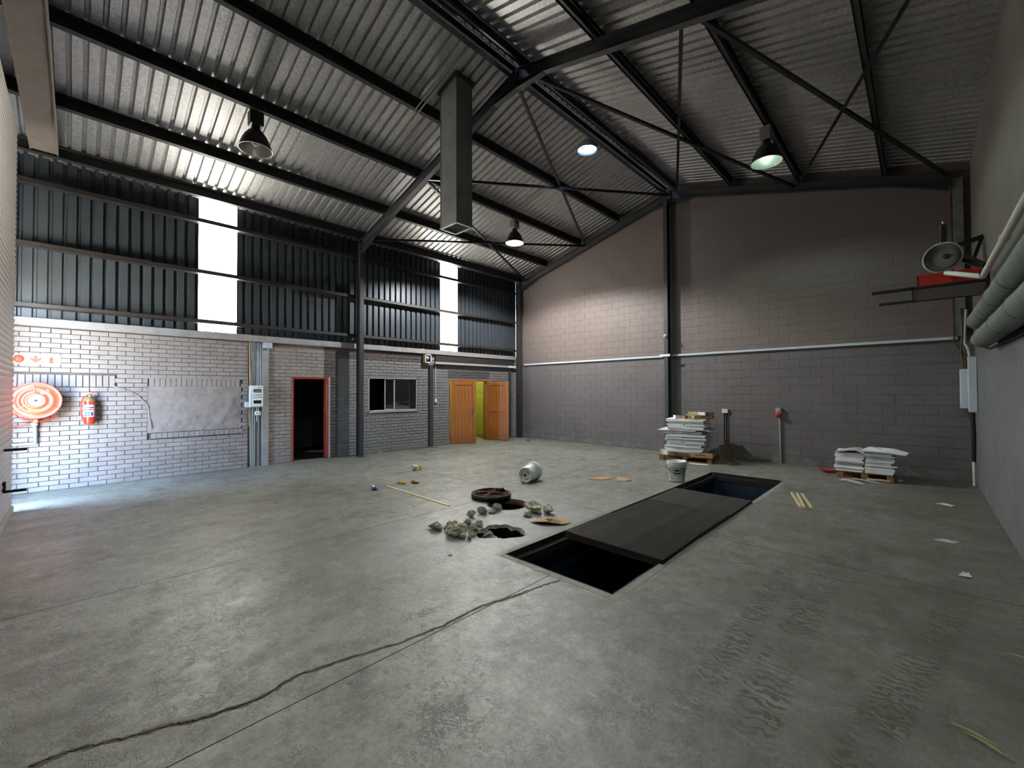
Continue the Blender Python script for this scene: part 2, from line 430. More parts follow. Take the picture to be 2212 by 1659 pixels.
# ================================================================ FLOOR
floor = struct('floor')
pit = (-3.10, -1.73, 2.95, 8.97)               # outer edge of the pit kerb
mh_c, mh_r = (-4.33, 4.37), .30
circ = lambda c, r, n=36: [(c[0]+r*math.cos(2*math.pi*i/n), c[1]+r*math.sin(2*math.pi*i/n)) for i in range(n)]
hole_c = (-3.56, 3.47)
hr = []
for i in range(40):
    a = 2*math.pi*i/40
    k = .265*(1+.10*math.cos(a*2-1.55)+.10*math.sin(3*a+.6)+.05*math.sin(7*a)+R.uniform(-.05, .05))
    hr.append((hole_c[0]+k*math.cos(a), hole_c[1]+k*math.sin(a)))
def slab(outer, holes=(), th=.14):
    mb = MB(); loops = [[Vector((x, y, 0)) for x, y in outer]]+[[Vector((x, y, 0)) for x, y in h] for h in holes]
    flat = [p for l in loops for p in l]
    tr = tessellate_polygon(loops)
    mb.add(flat, [tuple(t) for t in tr])
    for l in loops:
        n = len(l); mb.add(l+[Vector((p.x, p.y, -th)) for p in l], [(i, (i+1) % n, n+(i+1) % n, n+i) for i in range(n)])
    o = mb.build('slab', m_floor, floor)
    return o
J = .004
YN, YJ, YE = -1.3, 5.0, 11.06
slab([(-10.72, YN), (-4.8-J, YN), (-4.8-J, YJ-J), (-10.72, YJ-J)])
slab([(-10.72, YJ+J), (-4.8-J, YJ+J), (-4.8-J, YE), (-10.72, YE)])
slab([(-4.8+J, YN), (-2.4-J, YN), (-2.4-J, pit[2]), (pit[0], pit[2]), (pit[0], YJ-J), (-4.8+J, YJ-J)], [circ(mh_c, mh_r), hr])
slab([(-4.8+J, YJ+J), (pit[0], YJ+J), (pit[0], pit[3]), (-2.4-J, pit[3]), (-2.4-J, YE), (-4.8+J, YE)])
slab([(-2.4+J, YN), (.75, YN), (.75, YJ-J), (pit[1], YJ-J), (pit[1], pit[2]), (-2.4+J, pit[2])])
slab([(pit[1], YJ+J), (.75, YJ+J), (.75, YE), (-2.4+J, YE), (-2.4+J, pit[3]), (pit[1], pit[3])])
jb = MB()
for x0, x1, y0, y1 in ((-4.82, -4.78, YN, YE), (-2.42, -2.38, YN, pit[2]), (-2.42, -2.38, pit[3], YE), (-10.72, pit[0], YJ-.02, YJ+.02), (pit[1], .75, YJ-.02, YJ+.02)):
    jb.box(x0, x1, y0, y1, -.04, -.0003)
jb.build('joint_filler', m_joint, floor)
# wandering crack beside the joint, a strip a few millimetres wide
crk = [(-2.84, -.13), (-2.83, .0), (-2.75, .16), (-2.69, .34), (-2.63, .43), (-2.57, .7), (-2.62, .9), (-2.57, 1.15), (-2.47, 1.48), (-2.43, 1.82), (-2.44, 2.16), (-2.36, 2.48), (-2.31, 2.8), (-2.27, 2.94)]
def ribbon(pts, w0, w1, z=.0012, sub=10, jit=.009):
    P = []
    for a, b in zip(pts[:-1], pts[1:]):
        for k in range(sub):
            f = k/sub; P.append((a[0]+(b[0]-a[0])*f+R.uniform(-jit, jit), a[1]+(b[1]-a[1])*f+R.uniform(-jit, jit)))
    P.append(pts[-1]); vs = []
    for i, p in enumerate(P):
        q = P[min(i+1, len(P)-1)]; o = P[max(i-1, 0)]; d = Vector((q[0]-o[0], q[1]-o[1], 0)).normalized(); n = Vector((-d.y, d.x, 0))
        w = R.uniform(w0, w1); vs += [Vector((p[0], p[1], z))+n*w, Vector((p[0], p[1], z))-n*w]
    return MB().add(vs, [(2*i, 2*i+1, 2*i+3, 2*i+2) for i in range(len(P)-1)])
ribbon(crk, .010, .020, .0005).build('crack_edge', m_crack, floor)
ribbon(crk, .002, .007).build('crack', m_joint, floor)
ribbon([(-1.7, 4.2), (-1.0, 4.55), (-.5, 4.62), (.1, 4.9)], .001, .003, jit=.02).build('crack', m_joint, floor)
# broken edge and earth under the knocked-through hole
hb = MB(); n = len(hr); vs = []
for lv, (sc_, z_) in enumerate(((1.0, 0), (.985, -.03), (.95, -.145), (1.15, -.30), (1.1, -.60), (.02, -.70))):
    for x, y in hr:
        j = -R.uniform(0, .03) if 0 < lv < 5 else 0
        vs.append((hole_c[0]+(x-hole_c[0])*(sc_+j*3), hole_c[1]+(y-hole_c[1])*(sc_+j*3), z_+j*.6))
for lv in range(5):
    for i in range(n): hb.f.append((lv*n+i, lv*n+(i+1) % n, (lv+1)*n+(i+1) % n, (lv+1)*n+i)); hb.sm.append(False); hb.mi.append(1 if lv > 0 else 0)
hb.v = vs
hb.build('hole_lining', [m_chunk, m_earth], floor)
g = MB(); g.box(-40, 30, -45, YN, -.15, -.02); g.box(-40, -10.72, YN, 40, -.15, -.02)
tag(g.build('ground', m_asphalt), kind='structure')

# ================================================================ WALLS
def rects_with_openings(y0, y1, z0, z1, ops):
    """split a wall rectangle into rectangles around openings (a list of y0, y1, z0, z1)"""
    ys = sorted({y0, y1, *[v for o in ops for v in o[:2]]}); zs_ = sorted({z0, z1, *[v for o in ops for v in o[2:]]})
    out = []
    for a, b in zip(ys[:-1], ys[1:]):
        for c, d in zip(zs_[:-1], zs_[1:]):
            my, mz = (a+b)/2, (c+d)/2
            if not any(o[0] < my < o[1] and o[2] < mz < o[3] for o in ops): out.append((a, b, c, d))
    return out
wall_left = struct('wall_left')
D2 = (3.49, 4.33, 0, 1.99); WN = (5.39, 6.90, 1.10, 2.02); D3 = (8.06, 9.66, 0, 2.01)
OPS = [D2, WN, D3]
MB().box(-10.72, XL-.022, -1.0, 2.62, 0, 2.9).build('masonry_core', m_joint_shade, wall_left)
mb = MB()
for a, b, c, d in rects_with_openings(2.62, YE, 0, 2.9, OPS): mb.box(-10.72, XL-.013, a, b, c, d)
mb.build('masonry_core', m_bagged, wall_left)
CH, CL = .0826, .2335
def brick_mesh(l, h, d=.016, c=.0045):
    """front-chamfered brick slip facing +X, centred on the wall plane"""
    mb = MB(); y, z = l/2, h/2
    vs = [(-d, -y, -z), (-d, y, -z), (-d, y, z), (-d, -y, z), (-c, -y, -z), (-c, y, -z), (-c, y, z), (-c, -y, z), (0, -y+c, -z+c), (0, y-c, -z+c), (0, y-c, z-c), (0, -y+c, z-c)]
    fs = [(8, 9, 10, 11)]+[(i+4, (i+1) % 4+4, (i+1) % 4+8, i+8) for i in range(4)]+[(i, (i+1) % 4, (i+1) % 4+4, i+4) for i in range(4)]
    return vs, fs
def clip(a, b, zc, ex):
    """cut an interval against excluded rectangles at height zc"""
    segs = [(a, b)]
    for y0, y1, z0, z1 in ex:
        if not (z0 < zc < z1): continue
        new = []
        for s0, s1 in segs:
            if s1 <= y0 or s0 >= y1: new.append((s0, s1)); continue
            if s0 < y0: new.append((s0, y0))
            if s1 > y1: new.append((y1, s1))
        segs = new
    return [s_ for s_ in segs if s_[1]-s_[0] > .05]
# clean facing bricks, left part
NICHE = (.94, 2.47, .755, 1.94); SOLD = (-1.0, .49, 1.735, 1.955)
bl = []
for i in range(33):
    z0 = i*CH; zc = z0+CH/2; off = (i % 2)*CL/2
    y = -1.0-off
    while y < 2.60:
        for a, b in clip(max(y, -.98), min(y+CL-.0075, 2.60), zc, [NICHE, SOLD]):
            bl.append(((a+b)/2, zc, b-a, CH-.007, 0))
        y += CL
yy = -.99
while yy < .45: bl.append((yy+.0375, 1.845, .074, .205, 0)); yy += .0826
yy = .96
while yy < 2.43: bl.append((yy+.0375, 1.845, .074, .180, -.002)); yy += .0826
yy = .99
while yy < 2.43: bl.append((yy+.04, .81, .078, .10, .03)); yy += .0838
bl.sort(key=lambda b: -(b[2]*b[3])*(1.25-.12*b[0]))
meshes = {}
rest = MB()
for i, (yc, zc, l, h, dx) in enumerate(bl):
    jx = R.uniform(-.0025, .0015)+dx
    if i < 300:
        k = (round(l, 2), round(h, 2), round(dx, 3))
        if k not in meshes:
            vs, fs = brick_mesh(l, h, .026+max(dx, 0)); me = bpy.data.meshes.new('brick'); me.from_pydata(vs, [], fs); me.materials.append(m_brick); meshes[k] = me
        o = link('brick', meshes[k], wall_left, (XL+jx, yc, zc))
        o.rotation_euler = (R.uniform(-.006, .006), 0, R.uniform(-.012, .012))
    else:
        vs, fs = brick_mesh(l, h, .026+max(dx, 0)); rest.add([(XL+jx+p[0], yc+p[1], zc+p[2]) for p in vs], fs)
tag(rest.build('brick_remainder', m_brick, wall_left), kind='stuff')
# rough plaster infill of the bricked-up window
nf = MB(); ny, nz = 34, 20; vs = []
for j in range(nz+1):
    for i in range(ny+1):
        y = .94+1.53*i/ny; z = .87+.885*j/nz; e = 0 if (i in (0, ny) or j in (0, nz)) else R.uniform(-.007, .009)
        br = .004 if (z/CH) % 1 < .16 else 0
        vs.append((XL-.004+e*1.5-br, y, z))
nf.add(vs, [(j*(ny+1)+i, j*(ny+1)+i+1, (j+1)*(ny+1)+i+1, (j+1)*(ny+1)+i) for j in range(nz) for i in range(ny)], True)
nf.build('plaster_infill', m_bagged, wall_left)
# ragged plaster ridge curving down to the infill
MB().tube([(XL, .45, 1.80), (XL+.002, .50, 1.74), (XL, .62, 1.70), (XL+.003, .78, 1.60), (XL, .88, 1.48), (XL+.002, .95, 1.38), (XL, .965, 1.2), (XL+.002, .99, 1.06), (XL, 1.0, .95)], [.012, .016, .011, .017, .013, .016, .012, .014, .01], 6).build('plaster_ridge', m_bagged, wall_left)
# thickly painted brickwork to the right: shallow joints, one surface
bag = MB()
for i in range(33):
    z0 = i*CH; zc = z0+CH/2; y = 3.0-(i % 2)*CL/2
    while y < 10.95:
        for a, b in clip(max(y, 3.0), min(y+CL-.010, 10.98), zc, [(o[0]-.005, o[1]+.005, o[2]-.04, o[3]+.04) for o in OPS]):
            vs, fs = brick_mesh(b-a, CH-.010, .014, .006); j = R.uniform(-.004, .003)
            bag.add([(XL-.003+j+p[0], (a+b)/2+p[1], zc+p[2]) for p in vs], fs)
        y += CL
tag(bag.build('thickly_painted_brickwork', m_bagged, wall_left), kind='stuff')
# pilaster, posts, ledge
MB().cbox(XL-.02, XL+.035, 2.86, 2.995, 0, 2.74, .006).build('pilaster', m_ledge, wall_left)
MB().cbox(XL-.02, XL+.08, -1.0, 10.93, 2.74, 2.88, .01).build('concrete_ledge', m_ledge, wall_left)
MB().cbox(XL-.02, XL+.09, 2.90, 3.02, 2.62, 2.74, .008).build('corbel', m_ledge, wall_left)
MB().cbox(XL-.02, XL+.06, 7.5, 10.9, 2.47, 2.72, .01).build('lintel_beam', m_darkbeam, wall_left)
# sill of the niche is built from bricks; door head above the timber doors
def cladding_sheet(name, y0, z0, z1, mat, parent, x=-10.5):
    mb = MB(); P = profile(4); vs = []
    for z in (z0, z1):
        for a, u in P: vs.append((x-u, y0+a, z))
    n = len(P); mb.add(vs, [(i, i+1, n+i+1, n+i) for i in range(n-1)])
    return mb.build(name, mat, parent, fix=False)
y0 = 1.705-4*SW; first = None; k = 0
while y0 < 10.95:
    tr = k in (4, 13)
    if first is not None and not tr:
        o = link('cladding_sheet', first.data, wall_left, (0, y0-(1.705-4*SW), 0))
    else:
        o = cladding_sheet('translucent_sheet' if tr else 'cladding_sheet', y0, 2.86, 5.62, m_trans if tr else m_clad, wall_left)
        if tr: o['label'] = 'glowing white translucent sheet'
        elif first is None: first = o
    y0 += SW; k += 1
# wall behind: block wall with a gable
wall_back = struct('wall_back')
g = [(-10.72, -.15), (.95, -.15), (.95, zs(.95)+.045), (XA, zs(XA)+.045), (-10.72, zs(-10.72)+.045)]
MB().prism([(x, YB+.003, z) for x, z in g], (0, .22, 0)).build('masonry_core', m_block, wall_back)
BH, BL = .1935, .387
blocks = []
for i in range(36):
    zc = i*BH+BH/2; x = -10.6-(i % 2)*BL/2
    while x < XRW:
        a, b = max(x, -10.55), min(x+BL-.003, XRW-.005)
        if b-a > .06 and zc+BH/2 < min(zs(a), zs(b))-.03: blocks.append(((a+b)/2, zc, b-a))
        x += BL
blocks.sort(key=lambda b: math.hypot(b[0], 11.05, b[1]-1.65))
bmesh_c = {}; restb = MB()
for i, (xc, zc, l) in enumerate(blocks):
    vs, fs = brick_mesh(l, BH-.003, .006, .0015); vs = [(p[1], -p[0], p[2]) for p in vs]; j = R.uniform(-.0006, .0008)
    if i < 300:
        k = round(l, 2)
        if k not in bmesh_c:
            me = bpy.data.meshes.new('block'); me.from_pydata(vs, [], [f[::-1] for f in fs]); me.materials.append(m_block); bmesh_c[k] = me
        link('block', bmesh_c[k], wall_back, (xc, YB-.001-j, zc))
    else: restb.add([(xc+p[0], YB-.001-j+p[1], zc+p[2]) for p in vs], [f[::-1] for f in fs])
tag(restb.build('block_remainder', m_block, wall_back), kind='stuff')
wr = MB(); wr.box(XRW, XRW+.25, -1.3, YB+.2, -.15, zs(XRW)+.10)
tag(wr.build('wall_right', m_right), kind='structure')
# front wall with the doorway; the shutter hangs well inside it, so daylight leaks out past its end
wf = MB()
wf.prism([(x, -1.22, z) for x, z in ((-9.36, -.02), (-9.36, 3.1), (-1.3, 3.1), (-1.3, -.02), (.95, -.02), (.95, zs(.95)+.045), (XA, zs(XA)+.045), (-10.72, zs(-10.72)+.045), (-10.72, -.02))], (0, .2, 0))
wf.box(-1.3, -1.08, -1.05, -.635, -.02, 5.35); wf.box(-9.3, -1.08, -1.05, -.64, 5.30, 5.36)
tag(wf.build('wall_front', m_ledge), kind='structure')

# ================================================================ ROOF
ceiling = struct('ceiling')
def roof_sheet(y0, left, name='roof_sheet'):
    mb = MB(); P = profile(4); vs = []
    xs = (-10.78, XA-.0605) if left else (XA+.06, .80)
    for x in xs:
        for a, u in P: vs.append((x, y0+a, zs(x)+u))
    n = len(P); mb.add(vs, [(i, i+1, n+i+1, n+i) for i in range(n-1)])
    return mb.build(name, m_roof, ceiling, fix=False)
YR0 = -1.25; NS = 19; tL = roof_sheet(YR0, True); tR = roof_sheet(YR0, False)
vent = (-5.20, 7.78)
for k in range(1, NS):
    if YR0+k*SW < vent[1]+.35 and YR0+(k+1)*SW > vent[1]-.35:
        o = roof_sheet(YR0+k*SW, True)
        cut = MB().lathe([(.215, -.6), (.215, .6)], 32, T(vent[0], vent[1], zs(vent[0])), True, True).build('vent_cutter', m_roof)
        md = o.modifiers.new('vent', 'BOOLEAN'); md.operation = 'DIFFERENCE'; md.object = cut; md.solver = 'FAST'
        dg = bpy.context.evaluated_depsgraph_get(); me = bpy.data.meshes.new_from_object(o.evaluated_get(dg)); o.modifiers.clear(); o.data = me
        bpy.data.objects.remove(cut)
    else: link('roof_sheet', tL.data, ceiling, (0, k*SW, 0))
    link('roof_sheet', tR.data, ceiling, (0, k*SW, 0))
rc = MB(); YQ = YR0+NS*SW
rc.add([(XA-.060, YR0, zs(XA)+.076), (XA, YR0, zs(XA)+.085), (XA, YQ, zs(XA)+.085), (XA-.060, YQ, zs(XA)+.076)], [(0, 1, 2, 3)])
rc.add([(XA, YR0, zs(XA)+.085), (XA+.26, YR0, zs(XA+.26)+.05), (XA+.26, YQ, zs(XA+.26)+.05), (XA, YQ, zs(XA)+.085)], [(0, 1, 2, 3)])
rcap = rc.build('ridge_cap', m_clad, ceiling, fix=False)
cm = None; xq = XA-.055; z0_, z1_ = zs(xq)-.065, zs(xq)+.096
comb = MB()
for i in range(NS*4):
    yb = YR0+i*PITCH; gap = 2.95 < yb < 3.75 or 8.75 < yb < 9.3
    if gap: comb.add([(xq, yb-.001, z0_), (xq, yb+PITCH+.001, z0_), (xq, yb+PITCH+.001, z1_), (xq, yb-.001, z1_)], [(0, 1, 2, 3)]); continue
    comb.add([(xq, yb-.024, z0_), (xq, yb+.030, z0_), (xq, yb+.010, z1_), (xq, yb-.010, z1_)], [(0, 1, 2, 3)])
    if cm is None:
        q = [(xq-.004, .028, z0_), (xq-.004, PITCH-.022, z0_), (xq-.004, PITCH-.008, z1_), (xq-.004, .008, z1_)]
        cm = MB().prism(q, (.006, 0, 0)).build('foam_closer', m_closer, rcap, (0, yb, 0))
    else: link('foam_closer', cm.data, rcap, (0, yb, 0))
comb.build('filler_strip', m_black, rcap)

# ---------------------------------------------------------------- steel
def ibeam(mb, p0, p1, upv, depth, width=.1, tf=.009, tw=.007):
    """I-section between two points on its centre line"""
    p0, p1, u = Vector(p0), Vector(p1), Vector(upv); d = (p1-p0).normalized(); u = (u-d*u.dot(d)).normalized()
    mb.bar(p0+u*(depth/2-tf/2), p1+u*(depth/2-tf/2), width, tf, u); mb.bar(p0-u*(depth/2-tf/2), p1-u*(depth/2-tf/2), width, tf, u)
    mb.bar(p0, p1, tw, depth-2*tf, u)
def portal(yc, label, apex_col=False):
    t = thing('portal_frame', label, 'steel frame', (0, 0, 0))
    xl, xr = -10.22, .50
    for x in (xl,):                            # on the far side the rafters are built into the block wall
        mb = MB(); ibeam(mb, (x, yc, 0), (x, yc, zr(x)+.20), (1, 0, 0), .2); mb.box(x-.13, x+.13, yc-.08, yc+.08, 0, .012); mb.build('column', m_steel, t)
    for s_ in (-1, 1):
        xe = xl+.1 if s_ < 0 else xr-.1
        mb = MB(); ibeam(mb, (xe, yc, zr(xe)+.1), (XA+s_*.004, yc, zr(XA)+.1), (0, 0, 1), .195); mb.build('rafter', m_steel, t)
        # eave haunch: triangular web and sloping flange
        h = MB(); xh = xe-s_*.69 if s_ > 0 else xe+.69
        h.prism([(xe, yc-.004, zr(xe)-.11), (xe, yc-.004, zr(xe)), (xh, yc-.004, zr(xh))], (0, .008, 0))
        h.bar((xe, yc, zr(xe)-.115), (xh, yc, zr(xh)-.003), .1, .009, (0, 0, 1)); h.build('haunch', m_steel, t)
        h = MB(); h.box(xe-.006, xe+.006, yc-.055, yc+.055, zr(xe)-.13, zr(xe)+.22); h.build('end_plate', m_steel, t)
        for zb in (.14, .05, -.08):
            for dy in (-.035, .035):
                MB().lathe([(.013, 0), (.013, .02)], 6, T(xe-s_*.006, yc+dy, zr(xe)+zb) @ RY(-s_*math.pi/2), True, True).build('bolt', m_black, t)
        # apex haunch
        xq = XA+s_*.55; h = MB()
        h.prism([(XA, yc-.004, zr(XA)-.115), (XA, yc-.004, zr(XA)), (xq, yc-.004, zr(xq))], (0, .008, 0))
        h.bar((XA, yc, zr(XA)-.12), (xq, yc, zr(xq)-.003), .1, .009, (0, 0, 1)); h.build('apex_haunch', m_steel, t)
    MB().box(XA-.01, XA+.01, yc-.055, yc+.055, zr(XA)-.12, zr(XA)+.21).build('apex_plate', m_steel, t)
    return t
portal(5.01, 'dark grey steel portal frame spanning the middle of the hall')
portal(10.93, 'dark grey steel portal frame against the block gable wall')
t = MB(); ibeam(t, (-4.80, 10.90, 0), (-4.80, 10.90, zr(-4.8)-.02), (0, 1, 0), .2)
tag(t.build('gable_post', m_steel), 'dark steel post up the middle of the block gable wall', 'post')
# purlins: C sections open towards the right wall
def purlin(x, y0, y1, label):
    mb = MB(); z0, z1 = zr(x)+.202, zr(x)+.398; wd = .065; sl = -.267 if x > XA else .267
    for a, b in ((z0, z0+.004), (z1-.004, z1)):
        vs = []
        for y in (y0, y1):
            for xx, zz in ((x-wd/2, a), (x+wd/2, a), (x+wd/2, b), (x-wd/2, b)): vs.append((xx, y, zz+sl*(xx-x)))
        mb.add(vs, [(0, 1, 2, 3), (4, 5, 6, 7), (0, 1, 5, 4), (1, 2, 6, 5), (2, 3, 7, 6), (3, 0, 4, 7)])
    mb.box(x-wd/2, x-wd/2+.004, y0, y1, z0-.267*.03, z1)
    mb.box(x+wd/2-.004, x+wd/2, y0, y1, z0+sl*wd/2, z0+.02); mb.box(x+wd/2-.004, x+wd/2, y0, y1, z1-.02, z1+sl*wd/2)
    tag(mb.build('purlin', m_purlin), label, 'purlin', 'roof purlins')
for x, l in ((-10.11, 'eave purlin along the top of the sheeted side wall'), (-8.95, 'first purlin up the slope from the sheeted side wall'), (-7.58, 'second purlin up from the sheeted side wall, carrying two lamps'), (-6.22, 'third purlin up from the sheeted side wall, beside the hanging duct'),
             (-4.83, 'ridge purlin on the duct side of the ridge'), (-4.53, 'ridge purlin on the block side-wall half of the ridge'), (-3.18, 'first purlin down the slope beyond the ridge'), (-1.83, 'second purlin beyond the ridge, carrying the greenish lamp'), (-.45, 'purlin nearest the plain plastered side wall')):
    purlin(x, -1.0, 11.02, l)
# girts on the side wall: flat channels between the columns
def girt(z, y0, y1, label):
    mb = MB(); mb.box(-10.50, -10.325, y0, y1, z, z+.005); mb.box(-10.331, -10.325, y0, y1, z, z+.075); mb.box(-10.345, -10.325, y0, y1, z+.07, z+.075); mb.box(-10.503, -10.498, y0, y1, z, z+.03)
    tag(mb.build('girt', m_girt), label, 'girt', 'side wall girts')
for z, l in ((5.06, 'topmost'), (4.03, 'middle'), (3.03, 'lowest')):
    girt(z, -1.0, 4.97, l+' dusty girt on the bay beside the roller shutter'); girt(z, 5.05, 10.88, l+' dusty girt on the bay above the wooden doors')
# wind bracing in the roof plane
nb = [((-7.40, 5.06), (-4.72, 10.87), 'brace from the mid frame behind the duct to the gable apex'), ((-4.80, 5.06), (-7.36, 10.87), 'brace from the mid apex to halfway up the left gable rafter'),
      ((-9.85, 5.06), (-7.38, 10.87), 'brace from the mid frame eave to halfway up the left gable rafter'), ((-7.44, 5.06), (-9.85, 10.87), 'brace passing behind the duct foot down to the back corner'),
      ((-4.50, 5.06), (-1.92, 10.87), 'brace from the mid apex to halfway down the right gable rafter'), ((-1.88, 5.06), (.40, 10.87), 'brace running down to the dark corner by the right wall'),
      ((-2.02, 5.06), (-4.50, 10.87), 'brace from the right mid rafter back to the gable apex'), ((.25, 5.06), (-1.86, 10.87), 'brace from the right mid eave to the right gable rafter')]
for i, ((x0, ya), (x1, yb), l) in enumerate(nb):
    dz = .115 if i % 2 else .075
    a, b = Vector((x0, ya, zr(x0)+dz)), Vector((x1, yb, zr(x1)+dz)); mb = MB()
    mb.bar(a, b, .05, .006); mb.bar(a+Vector((.022, 0, .022)), b+Vector((.022, 0, .022)), .006, .05)
    o = tag(mb.build('bracing_bar', m_black), 'thin dark steel '+l, 'brace', 'roof wind bracing')

# ================================================================ ROLLER SHUTTER
sh = struct('door_1')
mb = MB(); P = [(0, 0), (.010, .012), (.014, .030), (.012, .050), (.004, .066), (0, .072), (0, .0765)]; vs = []
XS0, XS1, YS = -9.02, -1.15, -.615
for x in (XS0, XS1):
    for a, u in P: vs.append((x, YS+a, u))
n = len(P); mb.add(vs, [(i, i+1, n+i+1, n+i) for i in range(n-1)], True)
vs = []
for x in (XS0, XS1):
    for a, u in P: vs.append((x, YS-.012+a*.5, u))
mb.add(vs, [(i, i+1, n+i+1, n+i) for i in range(n-1)], True)
s0 = mb.build('slat', m_shutter, sh, (0, 0, .09), fix=False)
for k in range(1, 68): link('slat', s0.data, sh, (0, 0, .09+k*.0765))
MB().cbox(XS0, XS1, YS-.02, YS+.03, .004, .088, .006).build('bottom_rail', m_shutter, sh)
for x in (XS0+.02, ): MB().cbox(x-.02, x+.03, YS-.05, YS-.025, .0, 5.3, .004).build('end_channel', m_black, sh)
MB().tube([(XS0-.1, -.80, 5.38), (XS1, -.80, 5.38)], .15, 24).build('roller_drum', m_black, sh)
for z in (.95, .45):
    MB().bar((-7.95, YS+.015, z), (-7.95, -.415, z), .03, .03).build('lock_bar', m_black, sh)
MB().bar((-7.95, YS+.02, .435), (-7.95, YS+.02, .57), .03, .03, (0, 1, 0)).build('lock_bar', m_black, sh)
# flat box beam over the shutter
so = MB(); so.box(-10.04, XRW, -.53, -.25, 5.51, 5.60); so.box(-10.04, XRW, -.545, -.53, 5.49, 5.62); so.box(-10.04, XRW, -.25, -.235, 5.49, 5.62)
tag(so.build('trim_1', m_beige), kind='structure')

# ================================================================ DOORS, WINDOW
# dark doorway with a red-brown steel frame
d2 = struct('door_2')
fb = MB(); a, b, _, h = D2
for y in (a, b-.045): fb.cbox(XL-.17, XL+.004, y, y+.045, 0, h, .006)
fb.cbox(XL-.17, XL+.004, a+.045, b-.045, h-.05, h, .006)
fb.build('door_frame', m_frame, d2)
MB().cbox(XL-.02, XL+.008, b, b+.05, 0, h+.01, .004).build('plaster_reveal', m_ledge, d2)
MB().box(XL-.13, XL-.11, b-.055, b-.045, 1.0, 1.12).build('strike_plate', m_brass, d2)
# window
w1 = struct('window_1'); a, b, c, d = WN
fr = MB()
for y in (a, b-.035): fr.cbox(XL-.11, XL-.02, y, y+.035, c, d, .004)
for z in (c, d-.035): fr.cbox(XL-.11, XL-.02, a, b, z, z+.035, .004)
fr.build('window_frame', m_alum, w1)
mid = a+(b-a)*.52
MB().cbox(XL-.075, XL-.045, mid-.02, mid+.02, c+.03, d-.03, .004).build('mullion', m_alum, w1)
s_ = MB(); y0, y1 = mid-.28, b-.20
for y in (y0, y1-.03): s_.cbox(XL-.10, XL-.08, y, y+.03, c+.03, d-.03, .003)
for z in (c+.03, d-.06): s_.cbox(XL-.10, XL-.08, y0, y1, z, z+.03, .003)
sa = s_.build('sliding_sash', m_alum, w1)
MB().box(XL-.092, XL-.088, y0+.03, y1-.03, c+.06, d-.06).build('pane', m_glass, sa)
MB().box(XL-.062, XL-.058, mid+.02, b-.035, c+.035, d-.035).build('pane', m_glass, w1)
MB().cbox(XL-.12, XL+.03, a-.02, b+.03, c-.035, c, .006).build('window_sill', m_ledge, w1)
# timber double doors
d3 = struct('door_3'); a, b, _, h = D3
fb = MB()
for y in (a, b-.045): fb.cbox(XL-.15, XL+.012, y, y+.045, 0, h, .005)
fb.cbox(XL-.15, XL+.012, a+.045, b-.045, h-.045, h, .005); fb.build('door_frame', m_wood, d3)
def leaf(wd, ht, inside, parent, loc, rz):
    e = empty('door_leaf', loc, rz); e.parent = parent
    o = MB()                                     # leaf spans local y 0..wd, x 0..-.045 (room side is +x)
    st = .11
    o.cbox(-.045, 0, 0, st, .01, ht, .004); o.cbox(-.045, 0, wd-st, wd, .01, ht, .004)
    o.cbox(-.045, 0, st, wd-st, ht-.13, ht, .004); o.cbox(-.045, 0, st, wd-st, .01, .21, .004)
    if inside: o.cbox(-.045, -.004, st, wd-st, .95, 1.05, .004)
    o.build('leaf_frame', m_wood, e)
    nb_ = 5; bw = (wd-2*st)/nb_
    pm = None
    for i in range(nb_):
        if pm is None:
            q = MB(); q.cbox(-.036, -.014, .001, bw-.001, .2, ht-.12, .004); pm = q.build('board', m_wood, e, (0, st, 0))
        else: link('board', pm.data, e, (0, st+i*bw, 0))
    if not inside:
        q = MB(); q.cbox(.0, .008, wd-.085, wd-.045, .93, 1.12, .003); q.tube([(.008, wd-.065, 1.05), (.045, wd-.065, 1.05), (.05, wd-.16, 1.05)], .009, 8); q.build('handle', m_brass, e)
    return e
leaf(.76, 1.96, False, d3, (XL+.03, 8.11, 0), -math.radians(38))
leaf(.78, 1.96, True, d3, (XL+.02, 9.66, 0), -math.radians(73))
# rooms behind
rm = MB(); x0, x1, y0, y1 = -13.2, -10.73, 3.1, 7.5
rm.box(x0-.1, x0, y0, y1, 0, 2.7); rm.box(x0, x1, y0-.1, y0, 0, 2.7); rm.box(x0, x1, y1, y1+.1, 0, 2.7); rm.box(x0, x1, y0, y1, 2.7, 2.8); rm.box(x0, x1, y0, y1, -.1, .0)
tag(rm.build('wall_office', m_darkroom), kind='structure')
rm = MB(); x0, x1, y0, y1 = -12.6, -10.73, 7.75, 10.6
rm.box(x0-.1, x0, y0, y1, 0, 2.7); rm.box(x0, x1, y0-.1, y0, 0, 2.7); rm.box(x0, x1, y1, y1+.1, 0, 2.7); rm.box(x0, x1, y0, y1, 2.7, 2.8)
gw = tag(rm.build('wall_corridor', m_greenroom), kind='structure')
cf = MB(); cf.box(x0, x1, y0, y1, -.1, .001); cf.build('corridor_floor', m_floor, gw)
gb = None
for i in range(12):
    for k in range(9):
        zc = 1.62+i*CH; xc = -12.3+k*CL+(i % 2)*CL/2
        if xc > -10.85: continue
        if gb is None:
            vs, fs = brick_mesh(CL-.012, CH-.012, .01, .003); vs = [(p[1], -p[0], p[2]) for p in vs]
            gb = MB().add(vs, fs).build('brick', m_greenroom, gw, (xc, y1-.012, zc))
        else: link('brick', gb.data, gw, (xc, y1-.012, zc))
cl = thing('ceiling_lamp', 'small lamp lighting the lime green room behind the wooden doors', 'lamp', (-11.5, 9.4, 2.69))
MB().lathe([(.09, 0), (.09, -.03), (.06, -.06), (0.001, -.07)], 20).build('diffuser', emis('room_lamp', 'fff6dc', 8), cl)
